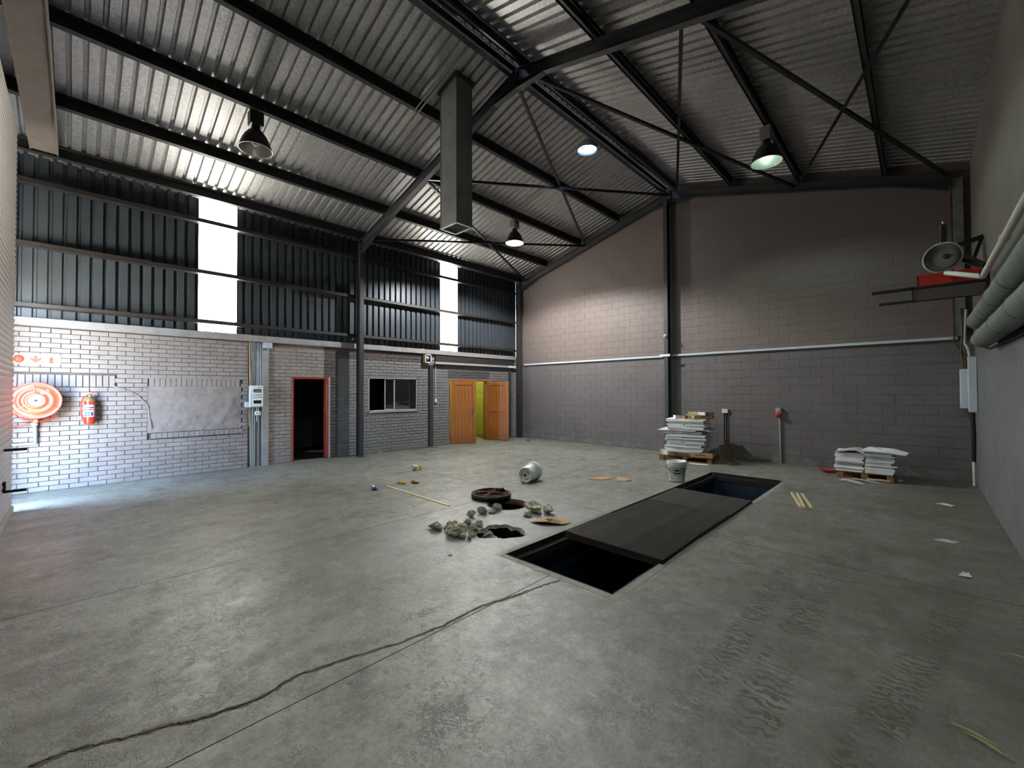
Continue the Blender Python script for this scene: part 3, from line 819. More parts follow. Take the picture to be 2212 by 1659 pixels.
pl = bpy.data.lights.new('room_light', 'POINT'); pl.energy = 38; pl.color = (1, .93, .75); pl.shadow_soft_size = .08
po = bpy.data.objects.new('room_light', pl); COL.objects.link(po); po.location = (-11.5, 9.4, 2.52)
o = MB().cbox(-11.9, -11.3, 3.35, 3.75, .02, .42, .02).build('storage_box', m_offwhite); tag(o, 'pale box on the floor inside the dark doorway', 'box')

# ================================================================ LAMPS
def highbay(x, y, name_label, lit, tilt=0.0, gear=m_beige):
    t = thing('high_bay_lamp', name_label, 'lamp', (x, y, zr(x)+.20), 0.0, 'high bay lamps')
    t.scale = (1.15, 1.15, 1.15); h = -.04
    MB().tube([(0, 0, .0), (0, 0, h)], .012, 8).build('hook', m_black, t)
    MB().cbox(-.075, .075, -.085, .085, h-.19, h, .01).build('gear_box', gear, t)
    if lit: MB().box(.0755, .078, -.02, .05, h-.09, h-.05).build('blue_sticker', m_blue, t)
    MB().lathe([(.05, h-.19), (.055, h-.23), (.07, h-.25)], 20).build('neck', m_black, t)
    prof = [(.07, h-.25), (.10, h-.28), (.135, h-.33), (.165, h-.39), (.19, h-.46), (.205, h-.52)]
    inn = [(r_-.004, z_-.001) for r_, z_ in prof]
    MB().lathe(prof, 32).build('reflector', m_black, t, fix=False)
    r2 = MB().lathe(inn[::-1], 32).build('reflector_lining', m_reflector, t, fix=False)
    MB().tube([(.206*math.cos(a*math.pi/18), .206*math.sin(a*math.pi/18), h-.52) for a in range(36)], .005, 8, closed=True).build('rim', m_reflector, t)
    MB().lathe([(.001, h-.26), (.03, h-.27), (.035, h-.31), (.06, h-.36), (.065, h-.40), (.05, h-.44), (.02, h-.465), (.001, h-.47)], 20).build('bulb', {0: m_bulb_off, 3: m_bulb3, 2: m_bulb2, 4: m_bulb3}[lit], t)
    if lit:
        l = bpy.data.lights.new('lamp_light', 'SPOT'); l.spot_size = math.radians(154); l.spot_blend = .3; l.shadow_soft_size = .06
        l.energy = {3: LAMP3, 2: LAMP2, 4: LAMP4}[lit]; l.color = {3: (1.0, .985, .96), 2: (.78, 1.0, .86), 4: (.88, 1.0, .93)}[lit]
        lo = bpy.data.objects.new('lamp_light', l); COL.objects.link(lo); lo.parent = t; lo.location = (0, 0, h-.50)
    return t
highbay(-7.58, 1.96, 'unlit black bell lamp under the purlin above the tall bright panel by the shutter', 0, gear=m_black)
highbay(-7.58, 7.95, 'glaring white lit bell lamp behind the hanging duct', 3)
highbay(-1.83, 8.15, 'black bell lamp glowing faint green, near the plain right wall', 2)
highbay(-1.83, 1.90, 'lit bell lamp overhead, out of view above the camera', 4)

# ================================================================ DUCT, VENT, RAILS
t = thing('air_duct', 'tall square grey sheet metal duct hanging from the roof, grille underneath', 'duct', (-5.66, 4.49, 4.43))
d = MB(); wx, wy, hh = .215, .165, zs(-5.66)-4.43
for q in ((-wx, -wx+.003, -wy, wy), (wx-.003, wx, -wy, wy), (-wx, wx, -wy, -wy+.003), (-wx, wx, wy-.003, wy)): d.box(q[0], q[1], q[2], q[3], 0, hh)
for q in ((-wx, -wy), (wx, -wy), (wx, wy), (-wx, wy)): d.bar((q[0], q[1], 0), (q[0], q[1], hh), .012, .012, (0, 1, 0))
d.build('duct_body', m_duct, t)
d = MB()
for q in ((-wx-.012, -wx+.02, -wy-.012, wy+.012), (wx-.02, wx+.012, -wy-.012, wy+.012), (-wx, wx, -wy-.012, -wy+.02), (-wx, wx, wy-.02, wy+.012)): d.box(q[0], q[1], q[2], q[3], -.012, .012)
d.build('bottom_flange', m_galv, t)
gr = None
for k in range(11):
    yk = -wy+.035+k*.026
    if gr is None: gr = MB().bar((-wx+.02, yk, .02), (wx-.02, yk, .02), .003, .024, (0, .6, 1)).build('grille_blade', m_duct, t)
    else: link('grille_blade', gr.data, t, (0, k*.026, 0))
d2b = MB(); R_ = T(0, 0, hh-.06) @ RY(-math.atan(.267))
for q in ((-.27, -.24, -.20, .20), (.24, .27, -.20, .20), (-.24, .24, -.20, -.17), (-.24, .24, .17, .20)): d2b.box(q[0], q[1], q[2], q[3], .02, .05, R_)
d2b.build('roof_frame', m_purlin, t)
t = thing('wind_turbine_vent', 'round white turbine vent letting daylight through the roof near the ridge', 'roof vent', (vent[0], vent[1], zs(vent[0])))
MB().lathe([(.222, -.06), (.212, -.06), (.212, .14), (.222, .14), (.222, -.06)], 32).build('throat', m_offwhite, t)
v0 = None
for k in range(20):
    if v0 is None:
        mb = MB(); vs = []
        for i in range(9):
            a = math.pi*.06+i*math.pi*.84/8; r_ = .08+.20*math.sin(a); z_ = .30-.17*math.cos(a)
            for f in (0, .19): vs.append((r_*math.cos(f), r_*math.sin(f), z_))
        mb.add(vs, [(2*i, 2*i+1, 2*i+3, 2*i+2) for i in range(8)], True); v0 = mb.build('vane', m_offwhite, t)
    else:
        o = link('vane', v0.data, t); o.rotation_euler = (0, 0, 2*math.pi*k/20)
MB().lathe([(.31, .40), (.22, .47), (.1, .50), (.001, .51)], 28).build('cap', m_offwhite, t)
MB().bar((-.2, 0, .05), (.2, 0, .05), .02, .006).build('spider_bar', m_galv, t)
MB().tube([(0, 0, .05), (0, 0, .48)], .008, 8).build('shaft', m_galv, t)
for dy, l in ((0, 'galvanised conduit running up the roof slope to the ridge beside the duct'), (.07, 'galvanised rail beside the conduit running up to the ridge by the duct')):
    mb = MB(); y = 4.02+dy; a, b = (-6.25, y, zr(-6.25)+.17), (-4.86, y, zr(-4.86)+.17)
    if dy: mb.bar(a, b, .02, .015)
    else: mb.tube([a, b], .009, 10)
    tag(mb.build('conduit', m_duct), l, 'conduit')
t = thing('strip_light', 'short thin bare fluorescent tube on the rail next to the hanging duct', 'lamp', (-5.72, 3.96, zr(-5.72)+.16))
q = math.atan(.267); mb = MB(); mb.box(-.16, .16, -.02, .02, 0, .025, RY(-q)); mb.build('batten', m_galv, t)
MB().tube([Vector((-.15, 0, -.03)), Vector((.15, 0, -.03+.3*.267))], .012, 10).build('tube', m_white, t)

# ================================================================ SIDE WALL FITTINGS
X0 = XL+.004
# fire hose reel
t = thing('fire_hose_reel', 'orange-red fire hose reel with a white hub on the brick wall', 'hose reel', (X0, -.45, 1.515))
RYX = RY(math.pi/2)
def disc(r, x, name, mat):
    mb = MB(); prof = [(.02, x+.012), (.08, x+.012), (.088, x+.020), (.12, x+.020), (.128, x+.008), (.165, x+.008), (.175, x+.016), (.205, x+.016), (.215, x+.006), (r-.012, x+.004), (r, x+.012), (r+.004, x), (r-.012, x-.006), (.02, x-.006)]
    mb.lathe(prof, 48, RYX); return mb.build(name, mat, t)
f0 = disc(.292, .27, 'front_disc', m_redreel); disc(.285, .075, 'back_disc', m_redreel)
f0.name = 'front_disc'
for k in range(3):
    a = math.radians(95+120*k)
    MB().bar((.292, .12*math.cos(a), .12*math.sin(a)), (.283, .275*math.cos(a), .275*math.sin(a)), .010, .010, (1, 0, 0)).build('rib', m_redreel, f0)
for i in range(4):
    mb = MB()
    for k in range(8): 
        pass
    r_ = .135+.035*i
    mb.tube([(.105+.0, r_*math.cos(a*math.pi/18), r_*math.sin(a*math.pi/18)) for a in range(36)], .016, 8, closed=True)
    for k in range(1, 5): mb.tube([(.105+.034*k, r_*math.cos(a*math.pi/18), r_*math.sin(a*math.pi/18)) for a in range(36)], .016, 8, closed=True)
    if i == 3: mb.build('hose', m_red, t)
MB().lathe([(.001, .292), (.085, .290), (.085, .280)], 32, RYX).build('hub_label', m_white, t)
for q in ((-.055, .025), (.0, .0), (.055, -.025)):
    MB().lathe([(.001, .296), (.010, .296), (.010, .290)], 12, T(0, q[0], q[1]) @ RYX).build('hub_screw', m_redreel, t)
MB().tube([(0, 0, 0), (.30, 0, 0)], .02, 12).build('axle', m_iron, t)
MB().box(.281, .285, -.085, .075, -.175, -.140).build('yellow_label', m_yellow, t)
MB().box(.281, .285, .10, .20, .05, .10, T(0, 0, 0) @ RX(.5)).build('white_sticker', m_white, t)
MB().cbox(0, .30, -.03, .03, -.36, -.30, .008).build('bracket', m_redreel, t)
MB().tube([(.16, -.22, -.20), (.17, -.12, -.31), (.18, .05, -.345), (.18, .16, -.31), (.17, .23, -.25)], .017, 10).build('hose', m_red, t)
MB().tube([(.17, .23, -.25), (.17, .27, -.22)], [.022, .014], 10).build('nozzle', m_brass, t)
MB().tube([(.12, -.04, -.37), (.12, -.14, -.40), (.12, -.27, -.415)], .016, 10).build('lever', m_redreel, t)
MB().lathe([(.001, .15), (.036, .15), (.042, .13), (.042, .08), (.036, .06), (.001, .06)], 20, T(0, -.02, -.385) @ RYX).build('stop_valve', m_grey, t)
MB().tube([(.10, -.015, -.42), (.10, -.01, -.66), (.06, -.01, -.70)], .022, 12).build('supply_pipe', m_grey, t)
MB().tube([(.06, .0, -.70), (.06, -.5, -.72)], .020, 12).build('supply_pipe', m_offwhite, t)
# extinguisher
t = thing('fire_extinguisher', 'red fire extinguisher with an olive shoulder hung on the brick wall', 'extinguisher', (X0+.10, .165, 1.095))
MB().lathe([(.001, .0), (.062, .0), (.070, .012), (.070, .395), (.068, .40)], 28).build('cylinder', m_red, t)
MB().lathe([(.0695, .395), (.066, .425), (.05, .452), (.025, .468), (.018, .475)], 28).build('shoulder', m_olive, t)
MB().lathe([(.022, .47), (.022, .515), (.012, .52)], 16, None, True, True).build('valve', m_brass, t)
hd = MB(); hd.bar((0, -.02, .512), (0, .095, .50), .018, .008); hd.bar((0, -.01, .525), (0, .075, .555), .018, .008); hd.build('handle', m_red, t)
MB().tube([(0, -.02, .50), (.01, -.07, .47), (.02, -.105, .38), (.02, -.105, .22), (.02, -.085, .10), (.02, -.08, .06)], .011, 10).build('hose', m_red, t)
MB().tube([(.02, -.08, .075), (.02, -.075, .03)], [.014, .012], 10).build('nozzle', m_brass, t)
def wrap(mb, r_, a0, a1, z0, z1, n=14):
    vs = [(r_*math.cos(a0+(a1-a0)*i/n), r_*math.sin(a0+(a1-a0)*i/n), z) for z in (z0, z1) for i in range(n+1)]
    return mb.add(vs, [(i, i+1, n+2+i, n+1+i) for i in range(n)], True)
lb = wrap(MB(), .0708, -1.25, .95, .125, .335).build('label', m_white, t, fix=False)
wrap(MB(), .0712, -.95, .75, .275, .300).build('blue_print', m_blue, lb, fix=False)
wrap(MB(), .0712, -1.0, .55, .238, .262).build('red_print', m_redsign, lb, fix=False)
wrap(MB(), .0712, -1.05, .0, .14, .175).build('blue_print', m_blue, lb, fix=False)
wrap(MB(), .0712, -1.05, .15, .185, .215).build('blue_print', m_blue, lb, fix=False)
wrap(MB(), .0712, .25, .62, .145, .205).build('blue_print', m_navy, lb, fix=False)
MB().box(-.098, -.06, -.03, .03, .36, .44).build('wall_hook', m_iron, t)
# sign with three pictograms: hose reel, arrow down, extinguisher
t = thing('fire_sign', 'cream sign strip with red hose, arrow and extinguisher symbols', 'sign', (X0, -.47, 2.195))
MB().cbox(0, .006, -.285, .285, -.082, .082, .002).build('panel', m_sign, t)
for i in range(3):
    yc = -.185+.185*i; fr = MB()
    for q in ((-.08, .08, .070, .073), (-.08, .08, -.073, -.070), (-.08, -.077, -.073, .073), (.077, .08, -.073, .073)): fr.box(.006, .0068, yc+q[0], yc+q[1], q[2], q[3])
    fr.build('border_line', m_foam, t)
mb = MB(); mb.lathe([(.001, .0085), (.063, .0085), (.063, .006)], 32, T(0, -.185, 0) @ RYX); sp = mb.build('hose_symbol', m_redsign, t)
pts = [(.0088, -.185+(.008+.0026*i)*math.cos(i*.42), (.008+.0026*i)*math.sin(i*.42)) for i in range(1, 20)]
MB().tube([Vector(p) for p in [(.0088, -.185+(.010+.0022*i/2)*math.cos(i*.3), (.010+.0022*i/2)*math.sin(i*.3)) for i in range(42)]], .0016, 5).build('spiral_line', m_sign, sp)
ar = [(-.02, .055), (.02, .055), (.02, .0), (.06, .035), (.06, -.005), (0, -.06), (-.06, -.005), (-.06, .035), (-.02, .0)]
mb = MB(); P3 = [Vector((.006, a, b)) for a, b in ar]; tr = tessellate_polygon([P3]); mb.add([p+Vector((.002, 0, 0)) for p in P3], [tuple(x) for x in tr]); mb.build('arrow_symbol', m_redsign, t)
mb = MB(); ex = [(-.022, -.06), (.022, -.06), (.022, .02), (.012, .034), (-.012, .034), (-.022, .02)]
mb.prism([(.006, .175+a, b) for a, b in ex], (.002, 0, 0)); mb.box(.006, .008, .167, .183, .034, .045); mb.bar((.007, .14, .048), (.007, .23, .046), .004, .004); mb.build('extinguisher_symbol', m_redsign, t)
MB().tube([(.0075, .215, .045), (.0075, .235, .03), (.0075, .238, .01)], .002, 6).build('hose_line', m_redsign, t)
fr = MB()
for q in ((.235, .265, -.037, -.034), (.235, .265, -.064, -.061), (.235, .238, -.064, -.034), (.262, .265, -.064, -.034)): fr.box(.006, .0072, q[0], q[1], q[2], q[3])
fr.build('small_square_mark', m_iron, t)
# conduits and the consumer unit
cx = XL+.016
for i, (y, z0, z1, mat) in enumerate(((2.615, .9, 2.73, m_foam), (2.655, .0, 2.72, m_grey), (2.69, .0, 2.72, m_grey), (2.725, .0, 2.72, m_grey), (2.765, 1.0, 2.72, m_offwhite), (2.80, 1.2, 2.72, m_offwhite), (2.835, 1.75, 2.72, m_offwhite), (2.795, .0, 1.24, m_grey))):
    nm = ('cream cable hanging leftmost of the conduit bundle above the consumer unit', 'first grey conduit from the brickwork in the bundle by the pilaster', 'second grey conduit from the brickwork in the bundle', 'third conduit from the brickwork in the bundle', 'fourth conduit from the brickwork in the bundle', 'fifth conduit from the brickwork in the bundle', 'conduit nearest the pilaster, ending at the consumer unit', 'grey conduit from the double socket down to the floor')[i]
    mb = MB()
    pts = [(cx, y, z0), (cx+(.03 if i == 0 else 0), y+(.006 if i == 0 else 0), (z0+z1)/2), (cx, y, z1)]
    mb.tube(pts, .0095, 8); tag(mb.build('conduit', mat), nm, 'conduit', 'conduits beside the pilaster')
t = thing('consumer_unit', 'pale grey-green electrical box with two dark breaker windows among conduits', 'electrical box', (XL+.03, 2.735, 1.545))
MB().cbox(0, .13, -.135, .115, -.235, .235, .01).build('housing', m_white, t)
MB().cbox(.13, .142, -.105, .105, .035, .215, .006).build('cover', m_bucket, t)
MB().cbox(.13, .142, -.105, .105, -.215, -.03, .006).build('cover', m_bucket, t)
MB().box(.142, .146, -.075, .075, .085, .155).build('breaker_window', m_black, t)
MB().box(.142, .146, -.075, .075, -.155, -.085).build('breaker_window', m_black, t)
MB().box(.142, .145, .0, .08, .175, .195).build('green_label', m_green, t)
MB().cbox(.13, .155, -.02, .10, -.02, .03, .006).build('catch', m_white, t)
for k in range(5): MB().box(.146, .150, -.055+.025*k, -.038+.025*k, .10, .13).build('breaker', m_grey, t)
MB().cbox(XL, XL+.06, 2.535, 2.605, 1.31, 1.43, .006).build('isolator_box', m_white); tag(bpy.context.scene.objects['isolator_box'], 'small white switch box touching the pale electrical box', 'switch')
t = thing('wall_socket', 'white double socket plate just below the pale electrical box', 'socket', (XL+.03, 2.80, 1.17)); MB().cbox(0, .045, -.075, .03, -.045, .045, .008).build('plate', m_white, t)
for dy in (-.05, .0): MB().box(.045, .047, dy-.012, dy+.012, -.01, .02).build('socket_slot', m_grey, t)
t = thing('junction_box', 'square cream cover box at the corbel under the concrete ledge', 'box', (XL+.09, 2.95, 2.68)); MB().cbox(0, .03, -.09, .09, -.07, .055, .006).build('lid', m_offwhite, t)
# floodlight style emergency light
t = thing('emergency_light', 'yellowed square wall light with a dark face above the window corner', 'light', (XL, 7.19, 2.60))
MB().cbox(0, .13, -.13, .10, -.13, .13, .012).build('housing', m_foam, t)
fr = MB()
for q in ((-.125, .095, .10, .125), (-.125, .095, -.125, -.10), (-.125, -.10, -.125, .125), (.07, .095, -.125, .125)): fr.box(.13, .145, *q)
fr.build('face_frame', m_white, t)
MB().box(.128, .132, -.10, .07, -.10, .10).build('dark_face', m_black, t)
MB().lathe([(.05, 0), (.03, .01), (.001, .012)], 16, T(.131, -.03, .02) @ RYX).build('lamp_head', m_galv, t)
MB().cbox(XL, XL+.07, 7.05, 7.28, 2.40, 2.46, .004).build('bracket', m_darkbeam, t)
MB().cbox(XL-.01, XL+.07, 7.28, 7.41, 0, 2.42, .008).build('wall_post', m_steel); tag(SC.objects['wall_post'], 'dark steel post standing between the window and wooden doors', 'post')
o = MB().cbox(XL-.01, XL+.07, 10.66, 10.74, 0, 2.40, .008).build('wall_post', m_steel); tag(o, 'dark steel post right of the open wooden door', 'post')
t = thing('light_switch', 'white switch on a white conduit left of the wooden doors', 'switch', (XL, 7.52, 1.36)); MB().cbox(0, .035, -.03, .04, -.06, .06, .006).build('plate', m_white, t)
MB().tube([(.018, 0, .06), (.018, 0, 1.10)], .012, 10).build('conduit', m_offwhite, t); MB().cbox(0, .03, -.025, .025, -.11, -.06, .004).build('black_base', m_black, t)
t = thing('cable_trunking', 'grey galvanised trunking along the wall above the wooden doors', 'trunking', (XL, 7.45, 2.455))
MB().cbox(.06, .12, 0, 3.42, 0, .07, .004).build('channel', m_galv, t); MB().cbox(.058, .125, 3.10, 3.49, -.004, .074, .004).build('joint_cover', m_white, t)
t = thing('loose_cable', 'thin dark cable lying on the floor below the window corner', 'cable', (-10.2, 6.4, 0)); MB().tube([(.05, .0, .006), (.0, .3, .006), (-.12, .55, .006), (-.05, .85, .006), (.1, .95, .006)], .005, 6).build('cable_run', m_black, t)

# ================================================================ GABLE WALL FITTINGS
t = thing('cable_trunking', 'white trunking along the gable wall left of the middle post', 'trunking', (-10.1, YB, 2.535))
MB().cbox(.05, 5.12, -.06, -.004, 0, .055, .004).build('channel', m_offwhite, t)
t = thing('cable_trunking', 'white trunking along the gable wall right of the middle post', 'trunking', (-4.72, YB, 2.545))
MB().cbox(.0, 5.22, -.06, -.004, 0, .055, .004).build('channel', m_offwhite, t); MB().cbox(-.24, .04, -.275, -.252, -.01, .055, .004).build('joint_cover', m_white, t)
t = thing('sensor_dome', 'small white alarm dome on the middle steel post', 'sensor', (-4.80, 10.798, 3.075))
MB().lathe([(.05, 0), (.05, .015), (.045, .04), (.03, .06), (.001, .068)], 20, RX(math.pi/2)).build('dome', m_white, t)
MB().lathe([(.02, .060), (.015, .075), (.001, .078)], 14, RX(math.pi/2)).build('lens', m_offwhite, t)
t = thing('wall_socket', 'white double socket on black conduits behind the tall stack', 'socket', (-3.43, YB, 1.14))
MB().cbox(-.07, .07, -.06, -.004, -.05, .05, .008).build('plate', m_white, t)
for dx in (-.035, .025): MB().box(dx-.008, dx+.008, -.062, -.06, -.01, .015).build('socket_slot', m_iron, t)
for dx in (-.02, .03): MB().tube([(dx, -.03, -.05), (dx, -.03, -.6), (dx, -.03, -1.14)], .012, 8).build('conduit', m_black, t)
t = thing('industrial_socket', 'grey wall socket with a red round plug on a grey conduit', 'socket', (-2.30, YB, 1.16))
MB().cbox(-.055, .055, -.08, -.004, -.06, .09, .008).build('housing', m_grey, t)
MB().lathe([(.03, 0), (.03, .012), (.001, .014)], 18, T(0, -.08, .045) @ RX(math.pi/2)).build('switch_dial', m_white, t)
MB().lathe([(.055, 0), (.06, .03), (.055, .07), (.03, .085), (.001, .086)], 20, T(0, -.05, -.06) @ RX(math.pi/2+.5)).build('plug_cover', m_red, t)
MB().tube([(.02, -.03, -.08), (.025, -.03, -.6), (.03, -.03, -1.16)], .017, 10).build('conduit', m_grey, t)
MB().box(-.03, .03, YB-.012, YB-.002, .0, .0) if False else None

# ---------------------------------------------------------------- right wall
for z, y1, l in ((2.56, 8.45, 'upper fat grey pipe along the plain right wall'), (2.27, 7.85, 'lower fat grey pipe along the plain right wall')):
    x = .565; t = thing('drain_pipe', l, 'pipe', (x, 0, z), 0, 'fat grey pipes')
    MB().tube([(0, -.2, 0), (0, y1-.05, 0), (0, y1-.015, 0), (0, y1, 0)], [.105, .105, .095, .07], 20).build('pipe_run', m_pipe, t)
    for yy in (1.0, 3.4, 5.8): MB().box(.09, .124, yy-.02, yy+.02, -.06, .06).build('wall_clip', m_iron, t)
    for yy in ((y1-.25, y1-1.1, y1-2.2, y1-3.2) if z > 2.4 else (y1-.5, y1-1.9, y1-3.0)):
        MB().lathe([(.105, -.012), (.111, -.010), (.111, .010), (.105, .012)], 24, T(0, yy, 0) @ RX(math.pi/2)).build('joint_ring', m_pipe, t)
t = thing('water_pipe', 'thin white plastic pipe bent out to the red tray', 'pipe', (.60, 8.05, 3.10))
MB().tube([(-.32, .36, .17), (-.02, .02, .0), (.0, -.05, .0), (.0, -2.5, .0), (.0, -6, 0)], .032, 12).build('pipe_run', m_white, t)
MB().lathe([(.036, -.04), (.040, -.03), (.040, .03), (.036, .04)], 16, T(0, -1.9, 0) @ RX(math.pi/2)).build('coupling', m_white, t)
MB().lathe([(.036, -.04), (.041, -.03), (.041, .03), (.036, .04)], 16, T(-.005, -.02, 0) @ RX(math.pi/2)).build('elbow', m_offwhite, t)
# bracket shelf with tray and old reflector lamp
t = thing('wall_shelf', 'grey board on two angle irons high in the right corner', 'shelf', (.69, 8.45, 3.10))
MB().cbox(-.73, -.003, .02, 1.18, .0, .025, .004).build('board', m_beige, t)
for y, x0 in ((0, -1.20), (1.19, -1.18)):
    mb = MB(); mb.box(x0, -.003, y-.02, y+.02, -.006, 0); mb.box(x0, -.003, y-.02, y-.015, -.006, .034); mb.build('angle_iron', m_iron, t)
MB().box(-.76, -.74, -.02, 1.2, -.02, .03).build('end_angle', m_black, t)
MB().bar((-.02, .02, -.30), (-.02, .02, .0), .03, .006, (0, 1, 0)).build('wall_leg', m_black, t)
t = thing('red_tray', 'shallow red metal tray on the high corner shelf', 'tray', (.30, 8.80, 3.127))
tb = MB(); a, b, h = .31, .33, .17
tb.cbox(-a, a, -b, b, 0, .012, .003)
for q in ((-a, -a+.012, -b, b), (a-.012, a, -b, b), (-a, a, -b, -b+.012), (-a, a, b-.012, b)): tb.box(q[0], q[1], q[2], q[3], 0, h)
tb.box(-a-.012, a+.012, -b-.012, -b, h-.025, h); tb.box(-.05, .05, -b-.02, -b, .01, .10)
tb.build('tray_body', m_red, t)
t = thing('reflector_lamp', 'old round glass-fronted lamp standing on its side in the red tray', 'lamp', (.26, 8.78, 3.345))
RL = RZ(math.radians(-18)) @ RX(math.pi/2)
CT = T(0, 0, .225)
MB().lathe([(.06, -.17), (.09, -.14), (.16, -.07), (.205, .0), (.21, .005)], 32, CT @ RL).build('reflector', m_offwhite, t, fix=False)
MB().lathe([(.205, -.008), (.222, -.004), (.222, .014), (.205, .016)], 40, CT @ RL).build('rim', m_galv, t)
MB().lathe([(.001, .012), (.08, .010), (.205, .004)], 40, CT @ RL).build('front_glass', m_glass, t)
MB().lathe([(.001, -.06), (.07, -.05), (.12, -.03), (.14, -.005)], 32, CT @ T(.03, 0, .0) @ RL).build('inner_dish', m_white, t)
MB().lathe([(.001, .0), (.035, -.01), (.04, -.05)], 20, CT @ T(.03, 0, .02) @ RL).build('bulb', m_olive, t)
MB().lathe([(.06, -.17), (.06, -.195), (.001, -.198)], 20, CT @ RL).build('gear_housing', m_black, t)
t = thing('steel_bracket', 'black steel post with a triangular arm reaching to the right wall corner', 'bracket', (.28, 9.02, 3.42))
MB().cbox(-.035, .035, -.035, .035, -.10, .70, .006).build('post', m_black, t)
MB().tube([(0, 0, .70), (0, 0, .745)], .014, 10).build('bolt', m_grey, t)
MB().bar((0, 0, .31), (.40, .05, .43), .05, .06).build('arm', m_black, t)
MB().bar((.39, .05, .43), (.30, .06, .10), .03, .04, (1, 0, 0)).build('arm', m_black, t)
MB().bar((.06, -.02, .27), (.39, -.08, -.02), .08, .10).build('arm', m_steel, t)
# distribution board and cables in the corner
t = thing('distribution_board', 'tall white metal electrical cabinet in the dark right corner', 'electrical cabinet', (XRW, 10.62, 1.30))
MB().cbox(-.185, -.004, .0, .36, .02, .70, .006).build('cabinet', m_offwhite, t); MB().box(-.05, -.02, -.004, .0, .30, .33).build('lock', m_iron, t)
MB().cbox(-.105, -.004, -.17, -.03, -.04, .90, .006).build('trunking_cover', m_offwhite, t)
k = 0
for (pts, r_, mt, l) in (([(.62, 10.6, 2.18), (.60, 10.66, 2.35), (.57, 10.8, 2.45), (.60, 10.9, 3.05)], .018, m_galv, 'metal conduit rising above the trunking cover in the right corner'),
                         ([(.55, 10.75, 2.0), (.52, 10.8, 2.3), (.55, 10.9, 2.7), (.53, 10.95, 3.1)], .014, m_carddark, 'brown cable looping up behind the fat pipes'),
                         ([(.58, 10.72, 2.0), (.56, 10.8, 2.25), (.45, 10.95, 2.5), (.45, 11.0, 5.2)], .012, m_rust, 'rusty red cable running up the corner to the roof'),
                         ([(.63, 10.5, 1.27), (.64, 10.55, .9), (.64, 10.6, .42)], .028, m_black, 'thick black cable sleeve below the white cabinet'),
                         ([(.64, 10.6, .42), (.645, 10.65, .15), (.65, 10.7, .0)], .022, m_white, 'white pipe stub entering the floor in the right corner'),
                         ([(.665, 9.3, 2.28), (.668, 8.6, 2.20), (.668, 7.0, 2.16), (.668, 4.5, 2.12)], .010, m_black, 'black cable along the right wall under the fat pipes')):
    tag(MB().tube(pts, r_, 8).build('cable', mt), l, 'cable')
t = MB().cbox(.47, .60, 10.96, 11.045, 2.6, 5.45, .004).build('corner_duct', m_pipe); tag(t, 'narrow grey vertical casing in the far right corner', 'casing')

# ================================================================ INSPECTION PIT
t = thing('inspection_pit', 'long rectangular vehicle inspection pit sunk in the concrete floor', 'pit', (-2.41, 5.96, 0))
px0, px1, py0, py1 = -.69, .68, -3.01, 3.01
ix0, ix1, iy0, iy1 = -.58, .57, -2.90, 2.90
DZ = -1.55
kb = MB()
for q in ((px0, ix0-.03, py0, py1), (ix1+.03, px1, py0, py1), (ix0-.03, ix1+.03, py0, iy0-.03), (ix0-.03, ix1+.03, iy1+.03, py1)): kb.cbox(q[0], q[1], q[2], q[3], -.14, .002, .004)
kb.build('kerb', m_patch, t)
ld = MB()
for q in ((ix0-.03, ix0+.035, iy0-.03, iy1+.03), (ix1-.035, ix1+.03, iy0-.03, iy1+.03), (ix0, ix1, iy0-.03, iy0+.005), (ix0, ix1, iy1-.005, iy1+.03)): ld.box(q[0], q[1], q[2], q[3], -.14, -.06)
ld.build('ledge', m_iron, t)
fr = MB()
for q in ((ix0-.036, ix0-.028, iy0-.03, iy1+.03), (ix1+.028, ix1+.036, iy0-.03, iy1+.03), (ix0, ix1, iy0-.036, iy0-.028), (ix0, ix1, iy1+.028, iy1+.036)): fr.box(q[0], q[1], q[2], q[3], -.07, .005)
fr.build('edge_angle', m_iron, t)
for q in ((ix0-.1, ix0, iy0-.1, iy1+.1), (ix1, ix1+.1, iy0-.1, iy1+.1), (ix0, ix1, iy0-.1, iy0), (ix0, ix1, iy1, iy1+.1)): MB().box(q[0], q[1], q[2], q[3], DZ, -.13).build('pit_wall', m_bluepit, t)
MB().box(ix0-.1, ix1+.1, iy0-.1, iy1+.1, DZ-.1, DZ).build('pit_floor', m_earth, t)
st = None
for k in range(5): MB().box(ix0, ix1, iy1-.45, iy1-.02, DZ+.0, DZ+.0+1.0) if False else None
MB().box(ix0, ix1, 1.6, iy1, -.62, -.55).build('step', m_earth, t)
for i, (x0, y0, x1, y1, w, l) in enumerate(((-2.7, 8.55, -1.95, 8.35, .10, 'rough timber plank lying across the far end of the pit'), (-2.9, 8.25, -2.05, 8.05, .07, 'thin pale batten lying in the far end of the pit'))):
    mb = MB(); mb.bar((x0, y0, -.53+.02*i), (x1, y1, -.53+.02*i), w, .03); tag(mb.build('plank', m_pale if i else m_timber), l, 'plank')
